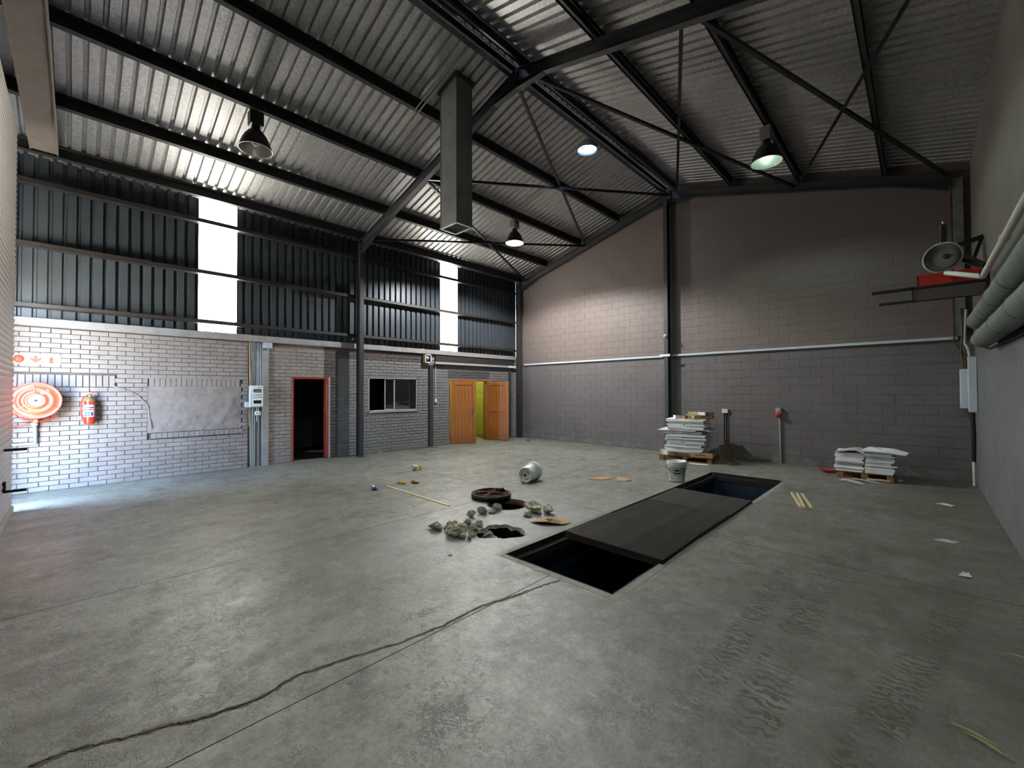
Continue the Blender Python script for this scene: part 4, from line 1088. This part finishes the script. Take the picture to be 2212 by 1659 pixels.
# three ribbed steel covers over the pit
def cover(y0, y1, z, tilt, ribs, label):
    cx_, cy_ = -2.345, (y0+y1)/2
    t = thing('pit_cover', label, 'pit cover', (cx_, cy_, z)); t.rotation_euler = (tilt[0], tilt[1], tilt[2])
    wx, wy = .565, (y1-y0)/2-.008
    MB().cbox(-wx, wx, -wy, wy, 0, .012, .002).build('plate', m_plate_dark, t)
    e = MB()
    for q in ((-wx, -wx+.008, -wy, wy), (wx-.008, wx, -wy, wy), (-wx, wx, -wy, -wy+.008), (-wx, wx, wy-.008, wy)): e.box(q[0], q[1], q[2], q[3], -.055, .016)
    e.build('edge_band', m_iron, t)
    n = int((y1-y0)/.036); r0 = None
    for k in range(n):
        yk = -wy+.02+k*.036
        if r0 is None:
            r0 = MB().prism([(-wx+.012, yk, .011), (-wx+.012, yk+.020, .011), (-wx+.012, yk+.016, ribs), (-wx+.012, yk+.004, ribs)], (2*wx-.024, 0, 0)).build('rib', m_plate, t)
        else: link('rib', r0.data, t, (0, k*.036, 0))
cover(3.85, 4.83, .038, (0, .02, .02), .021, 'black ribbed steel pit cover nearest the open end of the pit')
cover(4.85, 5.84, .030, (0, .0, -.006), .018, 'middle ribbed pit cover, dusty with pale scuffs')
cover(5.86, 6.88, .026, (0, .012, .012), .015, 'darkest flat pit cover beside the far open end')

# ================================================================ MANHOLE
t = thing('open_manhole', 'open round manhole with a rusty iron ring flush in the floor', 'manhole', (mh_c[0], mh_c[1], 0))
MB().lathe([(.30, -.14), (.30, .004), (.285, .004), (.285, -.035), (.262, -.035), (.262, -.06), (.258, -.065)], 40).build('ring', m_rust, t)
MB().lathe([(.262, -.06), (.27, -.3), (.27, -.9), (.001, -.91)], 32).build('shaft', m_earth, t)
t = thing('manhole_cover', 'round rusty manhole cover lying upside down on the floor beside its hole', 'manhole cover', (-4.80, 4.49, .0)); t.rotation_euler = (.0, .012, .3)
MB().lathe([(.001, .030), (.265, .030), (.285, .022), (.305, .012), (.31, .045), (.305, .072), (.28, .078), (.262, .068), (.262, .050), (.001, .048)], 44).build('disc', m_iron, t)
MB().lathe([(.252, .05), (.252, .088), (.236, .088), (.236, .05)], 40).build('raised_rim', m_rust, t)
for a in (.2, .2+math.pi/2):
    MB().bar((-.236*math.cos(a), -.236*math.sin(a), .065), (.236*math.cos(a), .236*math.sin(a), .065), .022, .035).build('stiffener', m_rust, t)
MB().lathe([(.06, .05), (.06, .09), (.045, .09), (.045, .05)], 24).build('boss', m_rust, t)
for a in (1.15, 4.2): MB().cbox(-.05, .05, -.022, .022, .05, .115, .008, RZ(a) @ T(.19, 0, 0)).build('keyhole_box', m_rust, t)
MB().lathe([(.0, .0492), (.22, .0492)], 24).build('rusted_face', m_card, t) if False else None

# ================================================================ RUBBLE
def chunk(x, y, rx, ry, rz_, label, mat, z=None, seed=0, grp=None, name='concrete_chunk'):
    import bmesh
    q = random.Random(seed); bm = bmesh.new(); bmesh.ops.create_icosphere(bm, subdivisions=4 if rx > .1 else 3, radius=1)
    off = [Vector((q.uniform(-1, 1), q.uniform(-1, 1), q.uniform(-1, 1))).normalized() for _ in range(9)]
    cut = [q.uniform(.45, .85) for _ in off]
    rough = {'concrete_chunk': 1.0, 'foam_scrap': .7}.get(name, .5); so_ = Vector((seed*3.1, seed*1.7, 0))
    for v in bm.verts:
        p = v.co.copy()
        for n_, c_ in zip(off, cut):
            d_ = p.dot(n_)
            if d_ > c_: p -= n_*(d_-c_)
        u_ = v.co.normalized()
        p += u_*rough*(.30*mnoise.noise(u_*1.9+so_)+.20*mnoise.noise(u_*4.3+so_)+.13*mnoise.noise(u_*9+so_)+q.uniform(-.03, .03))
        v.co = Vector((p.x*rx, p.y*ry, p.z*rz_))
    me = bpy.data.meshes.new(name); bm.to_mesh(me); bm.free(); me.materials.append(mat)
    zmin = min(v.co.z for v in me.vertices)
    o = link(name, me, None, (x, y, (-zmin-.004) if z is None else z)); o.rotation_euler = (0, 0, q.uniform(0, 6)) if False else (0, 0, 0)
    return tag(o, label, 'rubble', grp)
chunk(-3.84, 3.05, .12, .115, .068, 'largest jagged concrete lump, left of the broken hole', m_chunky, seed=3)
chunk(-4.17, 3.00, .115, .065, .05, 'dark flat concrete slab at the left end of the rubble', m_chunk, seed=5)
chunk(-4.06, 3.12, .06, .05, .05, 'small grey lump between the flat slab and the big jagged lump', m_chunk, seed=6)
chunk(-3.93, 3.02, .055, .05, .05, 'dark lump leaning on the back of the big jagged lump', m_chunk, seed=7)
chunk(-4.00, 3.33, .07, .05, .045, 'broken lump in the row behind the big jagged lump, leftmost', m_chunk, seed=8)
chunk(-3.88, 3.42, .06, .05, .04, 'broken lump in the row behind the big jagged lump, middle', m_chunky, seed=9)
chunk(-3.80, 3.28, .055, .045, .05, 'knobbly pale lump touching the big jagged lump on its right', m_chunky, seed=10)
chunk(-3.68, 3.14, .05, .045, .04, 'round pale lump right of the big jagged lump', m_chunky, seed=12)
chunk(-3.60, 3.04, .035, .03, .035, 'small dark lump at the front right of the rubble', m_chunk, seed=13)
chunk(-4.24, 3.60, .07, .06, .05, 'single grey lump halfway between rubble and manhole cover', m_chunk, seed=14)
chunk(-4.24, 3.80, .08, .06, .055, 'grey lump in the short row below the manhole cover, nearest the rubble', m_chunk, seed=15)
chunk(-4.18, 3.92, .06, .045, .035, 'middle flat lump of the short row below the manhole cover', m_chunk, seed=16)
chunk(-4.20, 4.04, .07, .055, .06, 'lump touching the manhole rim in the short row', m_chunk, seed=17)
chunk(-3.80, 4.32, .145, .11, .075, 'big yellowish crumbly lump right of the open manhole', m_chunky, seed=21)
chunk(-3.60, 4.42, .085, .07, .065, 'smaller yellowish lump touching the big crumbly one', m_chunky, seed=22)
chunk(-3.72, 4.12, .07, .05, .035, 'small pale block below the big yellowish lump', m_chunk, seed=23)
chunk(-3.58, 3.36, .085, .075, .085, 'rough lump lodged inside the broken hole', m_chunk, z=-.09, seed=24)
chunk(-3.70, 3.40, .07, .06, .06, 'dark lump wedged at the left lip of the broken hole', m_chunk, z=-.05, seed=25)
chunk(-4.02, 3.05, .05, .04, .035, 'small dark piece in the gap right of the flat slab', m_chunk, seed=51)
chunk(-3.93, 3.24, .06, .05, .045, 'pale piece behind the middle of the big jagged lump', m_chunky, seed=52)
chunk(-3.86, 3.33, .05, .04, .035, 'small pale piece between the back row and the knobbly lump', m_chunky, seed=53)
chunk(-4.10, 3.24, .06, .04, .035, 'dark piece at the back left of the rubble', m_chunk, seed=54)
chunk(-3.70, 3.02, .05, .05, .035, 'flat pale piece at the front of the big jagged lump', m_chunky, seed=55)
db = MB(); q = random.Random(4)
for i in range(420):
    c_ = q.choice(((-3.85, 3.2, .36), (-3.55, 3.3, .30), (-3.75, 4.15, .30), (-4.2, 3.7, .30), (-3.9, 3.4, .45))); a = q.uniform(0, 6.28); d_ = abs(q.gauss(0, c_[2]*.6))
    x, y, s_ = c_[0]+d_*math.cos(a), c_[1]+d_*math.sin(a), q.uniform(.003, .012)
    if math.hypot(x-hole_c[0], y-hole_c[1]) < .25 or math.hypot(x-mh_c[0], y-mh_c[1]) < .32 or x > -3.12: continue
    u = [Vector((q.uniform(.6, 1), 0, 0)), Vector((0, q.uniform(.6, 1), 0)), Vector((-q.uniform(.6, 1), 0, 0)), Vector((0, -q.uniform(.6, 1), 0)), Vector((0, 0, q.uniform(.5, 1)))]
    rm_ = RZ(q.uniform(0, 3)); db.add([Vector((x, y, 0))+(rm_ @ p)*s_ for p in u], [(0, 1, 4), (1, 2, 4), (2, 3, 4), (3, 0, 4)])
tag(db.build('rubble_crumbs', m_chunky), 'fine concrete crumbs scattered around the broken hole and manhole', 'rubble', kind='stuff')

# ================================================================ BUCKETS
def bucket(label, loc, mat_world=None, rz=0.0):
    t = thing('paint_bucket', label, 'bucket', loc); 
    if mat_world is not None: t.matrix_world = mat_world
    else: t.rotation_euler = (0, 0, rz)
    H, r0, r1 = .37, .135, .160
    rr = lambda z: r0+(r1-r0)*z/H
    MB().lathe([(.001, .012), (r0-.012, .012), (r0-.012, 0), (r0, 0), (r0+.002, .02), (rr(.26), .26), (rr(.26)+.004, .262), (rr(.30)+.006, .30), (r1+.008, .34), (r1+.010, .365), (r1+.004, .37), (r1-.004, .365), (r0-.004, .02), (.001, .018)], 36).build('body', m_bucket, t)
    for z in (.275, .315): MB().lathe([(rr(z)+.004, z-.006), (rr(z)+.016, z-.004), (rr(z)+.016, z+.004), (rr(z)+.006, z+.006)], 36).build('rim_band', m_bucket, t)
    return t, rr
def decal(t, rr, name, mat, pts, ang0, off=.0012):
    """flat print wrapped on the bucket side: outline given as (arc length, height)"""
    n = len(pts); P = [Vector((a, b, 0)) for a, b in pts]; cx_ = sum(p.x for p in P)/n; cz_ = sum(p.y for p in P)/n
    f = lambda a, z: ((rr(z)+off)*math.cos(ang0+a/rr(z)), (rr(z)+off)*math.sin(ang0+a/rr(z)), z)
    vs = [f(p.x, p.y) for p in P]; m_ = [f((p.x+cx_)/2, (p.y+cz_)/2) for p in P]
    MB().add(vs+m_+[f(cx_, cz_)], [(i, (i+1) % n, n+(i+1) % n, n+i) for i in range(n)]+[(n+i, n+(i+1) % n, 2*n) for i in range(n)], True).build(name, mat, t)
def oval(cx_, cz_, a, b, n=24, lo=0, hi=2*math.pi): return [(cx_+a*math.cos(lo+(hi-lo)*i/n), cz_+b*math.sin(lo+(hi-lo)*i/n)) for i in range(n)]
def branding(t, rr, ang):
    decal(t, rr, 'blue_oval', m_navy, oval(0, .185, .085, .040), ang, .0010)
    decal(t, rr, 'white_band', m_white, [(-.085, .175), (-.05, .168), (.0, .166), (.06, .172), (.09, .182), (.09, .20), (.05, .207), (-.05, .205), (-.085, .195)], ang, .0016)
    decal(t, rr, 'red_swoosh', m_redsign, [(.02, .152), (.05, .158), (.082, .178), (.075, .168), (.05, .150)], ang, .0018)
    for i in range(6): decal(t, rr, 'lettering', m_navy, [(-.062+.021*i, .178), (-.048+.021*i, .178), (-.048+.021*i, .194), (-.062+.021*i, .194)], ang, .0020) if i in () else None
    decal(t, rr, 'grey_line', m_grey, [(-.06, .122), (.07, .122), (.07, .128), (-.06, .128)], ang, .0012)
    decal(t, rr, 'grey_print', m_grey, [(-.035, .09), (.04, .09), (.04, .105), (-.035, .105)], ang, .0012) if False else None
    decal(t, rr, 'green_mark', m_green, [(-.105, .055), (-.07, .045), (-.075, .075), (-.105, .095)], ang, .0012)
b1, rr = bucket('white paint bucket standing upright at the edge of the pit', (-3.20, 7.60, 0))
branding(b1, rr, math.atan2(-7.6, 3.2)+.02)
ha = math.atan2(-7.6, 3.2)
hp = [(.178*math.cos(ha-math.pi/2+math.pi*i/16), .178*math.sin(ha-math.pi/2+math.pi*i/16), .29-.12*math.sin(math.pi*i/16)) for i in range(17)]
MB().tube(hp, .0035, 6).build('wire_handle', m_iron, b1)
ax = Vector((-.257, .964, .075)).normalized(); sx = ax.cross(Vector((0, 0, 1))).normalized(); sy = sx.cross(ax)
# local z = axis, local x = sideways
mw = Matrix(((sx.x, -sy.x, ax.x, -5.10), (sx.y, -sy.y, ax.y, 5.60), (sx.z, -sy.z, ax.z, .136), (0, 0, 0, 1)))
zax = ax; xax = Vector((0, 0, 1)); xax = (xax-zax*xax.dot(zax)).normalized(); yax = zax.cross(xax)
mw = Matrix(((xax.x, yax.x, zax.x, -5.10), (xax.y, yax.y, zax.y, 5.60), (xax.z, yax.z, zax.z, .136), (0, 0, 0, 1)))
b2, rr = bucket('white paint bucket lying on its side in the middle of the floor', (0, 0, 0), mw)
MB().lathe([(rr(.012)+.0012, .012), (rr(.026)+.0012, .026)], 36).build('green_stripe', m_green, b2)
branding(b2, rr, -.55)
MB().lathe([(.001, -.002), (.025, -.002), (.025, .0)], 20).build('bottom_mark', m_iron, b2)
for a in (.5, 2.4, 4.3): 
    MB().tube([(.075*math.cos(a+.12*i), .075*math.sin(a+.12*i), .006) for i in range(7)], .006, 6).build('bottom_mark', m_iron, b2)

# ================================================================ PALLETS AND BOARD STACKS
def pallet(label, loc, rz, L, D, ts=1):
    t = thing('pallet', label, 'pallet', loc, rz)
    for dy in (0, D/2, D): 
        yy = min(max(dy, .045), D-.045)
        MB().cbox(0, L, yy-.05, yy+.05, 0, .018, .003).build('bottom_board', m_timber, t)
        for dx in (.05, L/2, L-.05): MB().cbox(dx-.05, dx+.05, yy-.045, yy+.045, .018, .105, .004).build('block', m_timber, t)
    for i in range(7):
        y = i*(D-.10)/6; b = None
        MB().cbox(0, L, y, y+.10, .105, .128, .003).build('deck_board', m_timber, t)
    return t
a1 = math.atan2(.186, 1.123)
pallet('weathered wooden pallet under the tall board stack by the gable post', (-4.475, 9.66, 0), a1, 1.14, 1.0)
pallet('wooden pallet under the low stack in the right corner', (-1.15, 10.03, 0), .02, .80, .72)
M1 = T(-4.475, 9.66, 0) @ RZ(a1)
ORD = 'lowest second third fourth fifth sixth seventh eighth ninth tenth eleventh twelfth thirteenth fourteenth fifteenth sixteenth seventeenth eighteenth nineteenth twentieth'.split()
ORD += ['twenty-'+w for w in 'first second third fourth fifth sixth seventh eighth ninth'.split()]+['thirtieth', 'thirty-first']
q = random.Random(21)
def board(x0, x1, y0, y1, z0, z1, mw, rz, mat, label, group, name='foam_board'):
    c_ = Vector(((x0+x1)/2, (y0+y1)/2, z0)); wx, wy = (x1-x0)/2, (y1-y0)/2
    o = MB().cbox(-wx, wx, -wy, wy, 0, z1-z0, .002).build(name, mat)
    o.matrix_world = mw @ T(*c_) @ RZ(rz)
    return tag(o, label, 'board', group)
z = .129
lay = []
for i in range(30):
    if i < 4: x0, x1, th = .14, .90, .028
    elif i < 9: x0, x1, th = .12, .93, .030
    elif i < 17: x0, x1, th = .13, 1.0, .030
    elif i < 22: x0, x1, th = .02, .90+.02*(i-17), .022
    else: x0, x1, th = .16, .98, .030
    x0 += q.uniform(-.025, .025); x1 += q.uniform(-.03, .03)
    if i == 20: x0, x1 = -.05, .80
    if i == 21: x0, x1 = .20, 1.10
    if z+th > .985: break
    m_ = m_panel2 if i in (18, 19, 21) else m_panel
    if i in (10, 14, 25): # boards in two halves with a dark slot between
        xm = x0+(x1-x0)*.46
        board(x0, xm-.01, .05+q.uniform(-.02, .02), .88, z, z+th-.002, M1, q.uniform(-.02, .02), m_, 'left half of the split white board, '+ORD[i]+' from the foot of the tall stack', 'boards of the tall stack')
        board(xm+.02, x1, .05+q.uniform(-.02, .02), .88, z, z+th-.002, M1, q.uniform(-.02, .02), m_, 'right half of the split white board, '+ORD[i]+' from the foot of the tall stack', 'boards of the tall stack')
    else: board(x0, x1, .05+q.uniform(-.03, .03), .88+q.uniform(-.03, .04), z, z+th-.002, M1, q.uniform(-.03, .03), m_, ('grey' if m_ is m_panel2 else 'white')+' foam board, '+ORD[i]+' from the foot of the tall stack', 'boards of the tall stack')
    z += th
ZT = z
offc = [(.30, .42, .10, .30, 0, .075, .5, m_panel, 'white foam offcut, leftmost on top of the tall stack'), (.44, .57, .12, .30, 0, .07, -.1, m_card, 'small tan carton on the tall stack, second from the post'), (.58, .76, .15, .42, 0, .045, .2, m_foam, 'yellow offcut lowest under the long yellow pieces'),
        (.53, .80, .35, .48, .05, .10, .05, m_pale, 'long yellow batten in the lower row on top of the stack'), (.56, .86, .40, .52, .10, .155, .0, m_pale, 'uppermost long yellow batten on top of the stack'), (.72, .88, .08, .22, 0, .08, .6, m_card, 'tan carton tilted at the front edge of the stack top'),
        (.80, .96, .38, .55, .08, .15, -.2, m_panel, 'white offcut at the right end of the yellow battens'), (.94, 1.10, .45, .62, .05, .15, .1, m_carddark, 'brown carton at the far right of the stack top'), (.80, 1.10, .30, .70, 0, .05, .1, m_carddark, 'dark flat cardboard under the brown carton')]
for x0, x1, y0, y1, za, zb, rz, mt, l in offc:
    o = board(x0, x1, y0, y1, ZT+za, ZT+zb, M1, rz, mt, l, 'pieces on top of the tall stack', 'offcut')
o = board(.70, 1.16, -.02, .05, .130, .225, M1, 0.0, m_card, 'long brown carton with dark printing on the front of the weathered pallet', None, 'carton'); o['category'] = 'carton'
for i in range(7): 
    p = MB().box(-.13+.032*i, -.108+.032*i, -.0358, -.0350, .040, .062+.006*(i % 2)).build('dark_lettering', m_iron, o)
o = board(.33, .64, -.01, .05, .130, .19, M1, -.03, m_carddark, 'flattened brown cardboard hanging at the front of the weathered pallet', None, 'cardboard_flap'); o['category'] = 'cardboard'
o = board(.24, .34, -.04, .06, .130, .22, M1, .3, m_card, 'small brown box at the front left of the weathered pallet', None, 'carton'); o['category'] = 'carton'
o = board(.01, .12, .0, .12, .130, .25, M1, .1, m_plasticbag, 'whitish crumpled packet on the left end of the weathered pallet', None, 'packet'); o['category'] = 'packet'
o = board(.09, .20, -.02, .10, .130, .24, M1, -.1, m_panel, 'white offcut standing at the left end of the weathered pallet', None, 'offcut'); o['category'] = 'board'
# bent cardboard leaning against the end of the pallet
def sheet(name, pts, mat, label, cat, th=.004, parent=None, smooth=False, group=None):
    """thin bent sheet through rows of points"""
    rows, cols = len(pts), len(pts[0]); vs = [Vector(p) for r_ in pts for p in r_]; n_ = len(vs)
    fs = [(i*cols+j, i*cols+j+1, (i+1)*cols+j+1, (i+1)*cols+j) for i in range(rows-1) for j in range(cols-1)]
    o = MB().add(vs, fs, smooth).build(name, mat, parent)
    md = o.modifiers.new('thickness', 'SOLIDIFY'); md.thickness = th; md.offset = 1
    return tag(o, label, cat, group) if label else o
sheet('cardboard_flap', [[(-3.22, 9.90, .42), (-3.15, 10.3, .44)], [(-3.16, 9.86, .22), (-3.08, 10.3, .22)], [(-3.10, 9.83, .10), (-3.0, 10.25, .06)], [(-2.95, 9.86, .02), (-2.82, 10.2, .01)]], m_carddark, 'bent brown cardboard slumped at the right end of the weathered pallet', 'cardboard')
o = MB().cbox(-.20, .20, -.02, .02, 0, .02, .003).build('white_strip', m_panel, None, (-3.55, 9.60, 0)); o.rotation_euler = (0, 0, .12); tag(o, 'short white strip on the floor in front of the weathered pallet', 'strip')
# low stack
M2 = T(-1.15, 10.03, 0) @ RZ(.02)
for side, xs in ((0, (-.02, .40)), (1, (.40, .80))):
    z = .129
    for i in range(13 if side == 0 else 15):
        th = q.uniform(.022, .030); x0, x1 = xs[0]+q.uniform(-.03, .02), xs[1]+q.uniform(-.04, .04)
        if side == 0: x1 = min(x1, .395)
        else: x0 = max(x0, .402)
        board(x0, x1, .0+q.uniform(-.02, .03), .66+q.uniform(-.03, .03), z, z+th-.002, M2, q.uniform(-.015, .015), m_panel if q.random() < .8 else m_panel2, 'foam board, '+ORD[i]+' from the foot of the '+('left', 'right')[side]+' column of the low stack', 'boards of the low stack')
        z += th
    if side: zt2 = z
    else: zt1 = z
sheet('foam_board', [[(-.80, 9.98, zt2+.02), (-.72, 10.6, zt2+.03)], [(-.40, 9.98, zt2+.005), (-.35, 10.6, zt2+.02)], [(-.20, 10.05, zt2-.03), (-.16, 10.4, zt2-.015)]], m_panel, 'white board tip jutting out right at the top of the low stack', 'board', .015)
sheet('plastic_sheet', [[(-1.16, 10.0, zt1), (-1.12, 10.5, zt1+.01)], [(-.98, 9.97, zt1+.045), (-.96, 10.5, zt1+.05)], [(-.86, 10.02, zt1+.05), (-.84, 10.5, zt1+.06)], [(-.78, 9.98, zt1+.01), (-.76, 10.5, zt1+.02)]], m_plasticbag, 'crumpled pale sheet on the left column of the low stack', 'plastic sheet')
o = MB().bar((-.85, 9.97, zt1+.07), (-.72, 9.95, zt1+.0), .012, .02).build('trim_strip', m_panel2); tag(o, 'pale trim strip leaning between the columns of the low stack', 'strip')
o = MB().bar((-.66, 10.3, zt2+.09), (-.50, 10.3, zt2+.025), .012, .008).build('trim_strip', m_grey); tag(o, 'thin grey strip sticking up from the top of the low stack', 'strip')
o = MB().bar((-.72, 9.995, .03), (-.40, 10.0, .03), .02, .03).build('pale_batten', m_pale); tag(o, 'pale batten along the foot of the low stack pallet', 'batten')
tag(chunk(-1.34, 10.50, .16, .10, .05, 'x', m_pink, seed=31, name='plastic_bag'), 'magenta plastic packet left of the low stack', 'packet')
sheet('plastic_sheet', [[(-1.08, 9.70, .004), (-1.06, 9.86, .012)], [(-.98, 9.60, .03), (-.95, 9.82, .02)], [(-.85, 9.55, .006), (-.82, 9.68, .02)], [(-.72, 9.52, .004), (-.74, 9.58, .006)]], m_plasticbag, 'pale crumpled plastic sheet on the floor in front of the low stack', 'plastic sheet')
sheet('plastic_sheet', [[(-.94, 9.90, .004), (-.92, 9.98, .012)], [(-.80, 9.84, .03), (-.78, 9.96, .02)], [(-.62, 9.80, .006), (-.60, 9.92, .02)], [(-.52, 9.78, .004), (-.54, 9.84, .006)]], m_panel2, 'greyer clear plastic sheet on the floor touching the low stack pallet', 'plastic sheet')
tag(chunk(-.27, 10.25, .045, .035, .03, 'x', m_panel, seed=33, name='paper_scrap'), 'white crumpled scrap right of the low stack', 'scrap')

# ================================================================ LITTER
for i, (xa, ya, xb, yb) in enumerate(((-1.49, 7.93, -1.22, 7.06), (-1.42, 7.94, -1.18, 7.05), (-1.36, 7.96, -1.10, 7.10))):
    o = MB().bar((xa, ya, .013), (xb, yb, .013), .032, .024).build('timber_strip', m_pale)
    tag(o, ('pale timber strip nearest the pit of the three side by side', 'middle pale timber strip of the three side by side', 'pale timber strip farthest from the pit of the three')[i], 'strip', 'three timber strips')
o = MB().bar((-6.65, 3.76, .006), (-4.87, 3.735, .006), .045, .012).build('skirting_strip', m_pale); tag(o, 'long thin pale strip lying on the floor left of the manhole', 'strip')
def flat(name, outline, mat, label, cat, th=.006, lift=.012, seed=1):
    q = random.Random(seed); n_ = len(outline); cx_ = sum(p[0] for p in outline)/n_; cy_ = sum(p[1] for p in outline)/n_
    vs = [(x, y, q.uniform(.003, lift)) for x, y in outline]+[((x+cx_)/2, (y+cy_)/2, q.uniform(.004, lift*1.4)) for x, y in outline]+[(cx_, cy_, lift)]
    fs = [(i, (i+1) % n_, n_+(i+1) % n_, n_+i) for i in range(n_)]+[(n_+i, n_+(i+1) % n_, 2*n_) for i in range(n_)]
    o = MB().add(vs, fs).build(name, mat); md = o.modifiers.new('thickness', 'SOLIDIFY'); md.thickness = th; return tag(o, label, cat)
flat('cardboard_piece', [(-4.46, 6.62), (-4.42, 6.95), (-4.28, 7.08), (-4.20, 7.06), (-4.16, 6.9), (-4.22, 6.72), (-4.30, 6.70)], m_card, 'torn brown cardboard, left of the pair on open floor', 'cardboard', seed=2)
flat('cardboard_piece', [(-4.14, 7.10), (-4.02, 7.20), (-3.93, 7.16), (-3.86, 7.12), (-3.80, 7.04), (-3.86, 6.90), (-3.98, 6.86)], m_card, 'torn brown cardboard, right of the pair on open floor', 'cardboard', seed=3)
flat('cardboard_piece', [(-3.52, 3.96), (-3.44, 4.16), (-3.38, 4.30), (-3.26, 4.34), (-3.14, 4.30), (-3.16, 4.14), (-3.30, 4.02), (-3.38, 3.98)], m_card, 'crushed brown cardboard between rubble and pit covers', 'cardboard', lift=.05, seed=4)
tag(chunk(-6.68, 4.08, .10, .07, .035, 'x', m_foam, seed=41, name='foam_scrap'), 'yellow foam scrap, left of the touching pair', 'scrap')
tag(chunk(-6.54, 4.24, .10, .06, .03, 'x', m_foam, seed=42, name='foam_scrap'), 'yellow foam scrap, right of the touching pair', 'scrap')
tag(chunk(-7.60, 4.92, .09, .075, .075, 'x', m_plasticbag, seed=43, name='plastic_cup'), 'crumpled whitish plastic cup on the floor in front of the window', 'cup')
tag(chunk(-7.50, 4.99, .03, .05, .06, 'x', m_yellow, seed=48, name='wrapper'), 'yellowish scrap stuck to the crumpled whitish cup', 'wrapper')
tag(chunk(-6.60, 3.49, .07, .05, .035, 'x', m_blue, seed=44, name='wrapper'), 'blue and white wrapper on the floor in front of the dark doorway', 'wrapper')
tag(chunk(-6.63, 3.47, .04, .04, .042, 'x', m_white, seed=45, name='wrapper'), 'white end of the wrapper in front of the dark doorway', 'wrapper')
tag(chunk(-9.22, 10.28, .06, .045, .035, 'x', m_blue, seed=46, name='wrapper'), 'blue wrapper near the open wooden door', 'wrapper')
tag(chunk(-10.38, 5.66, .06, .05, .02, 'x', m_white, seed=47, name='paper_scrap'), 'white paper scrap against the wall under the window', 'scrap')
flat('paper_scrap', [(.13, 8.55), (.20, 8.66), (.33, 8.62), (.30, 8.54)], m_white, 'white paper scrap nearest the right corner', 'scrap', lift=.03, seed=6)
flat('paper_scrap', [(.08, 6.53), (.14, 6.60), (.28, 6.58), (.24, 6.53)], m_white, 'thin white paper scrap along the right wall, middle of three', 'scrap', lift=.03, seed=7)
flat('paper_scrap', [(.22, 5.42), (.25, 5.49), (.30, 5.47), (.30, 5.40)], m_white, 'tiny white curl along the right wall, nearest of three', 'scrap', lift=.03, seed=8)
flat('paper_scrap', [(-5.05, 2.62), (-5.0, 2.66), (-4.97, 2.63)], m_white, 'tiny white scrap near the long floor joint', 'scrap', lift=.01, seed=9) if False else None
for i, (x, y, l) in enumerate(((-5.9, 3.05, 'tiny white fleck left of the rubble'), (-5.22, 3.36, 'tiny white fleck between the long strip and rubble'), (-3.42, 2.62, 'tiny white fleck below the broken hole'), (-9.3, 9.5, 'tiny white fleck in front of the ajar door'), (-9.05, 9.9, 'tiny white fleck between the open door and blue wrapper'))):
    flat('paper_scrap', [(x-.035, y), (x, y+.03), (x+.035, y+.01), (x, y-.02)], m_white, l, 'scrap', lift=.012, seed=50+i)
def leafb(x, y, l_, w, a, label):
    n_ = 8; vs = []
    for i in range(n_+1):
        f = i/n_; wd = w*math.sin(math.pi*f)**.8*(1-.4*f); zz = .004+.012*math.sin(math.pi*f)
        for s_ in (-1, 0, 1): vs.append(RZ(a) @ Vector(((f-.5)*l_, s_*wd, zz+(.004 if s_ else 0)))+Vector((x, y, 0)))
    tag(MB().add(vs, [(3*i+j, 3*i+j+1, 3*i+j+4, 3*i+j+3) for i in range(n_) for j in (0, 1)], True).build('leaf', m_leaf), label, 'leaf')
leafb(.16, 2.98, .20, .012, -.35, 'long dry narrow leaf on the floor, upper of the crossing pair'); leafb(.20, 2.93, .18, .011, -.55, 'dry narrow leaf lying across the other near the bottom corner')
leafb(.42, 4.02, .14, .010, -.5, 'dry narrow leaf along the right wall'); leafb(-3.72, 1.18+.0, .10, .008, .9, 'small dry leaf on the long floor joint') if False else None

# windows are openings in the setting; nothing else stands outside the room
for o in SC.objects:
    if o.type == 'MESH' and o.data.users and o.parent is None and 'kind' not in o.keys() and 'category' not in o.keys():
        print('untagged', o.name)
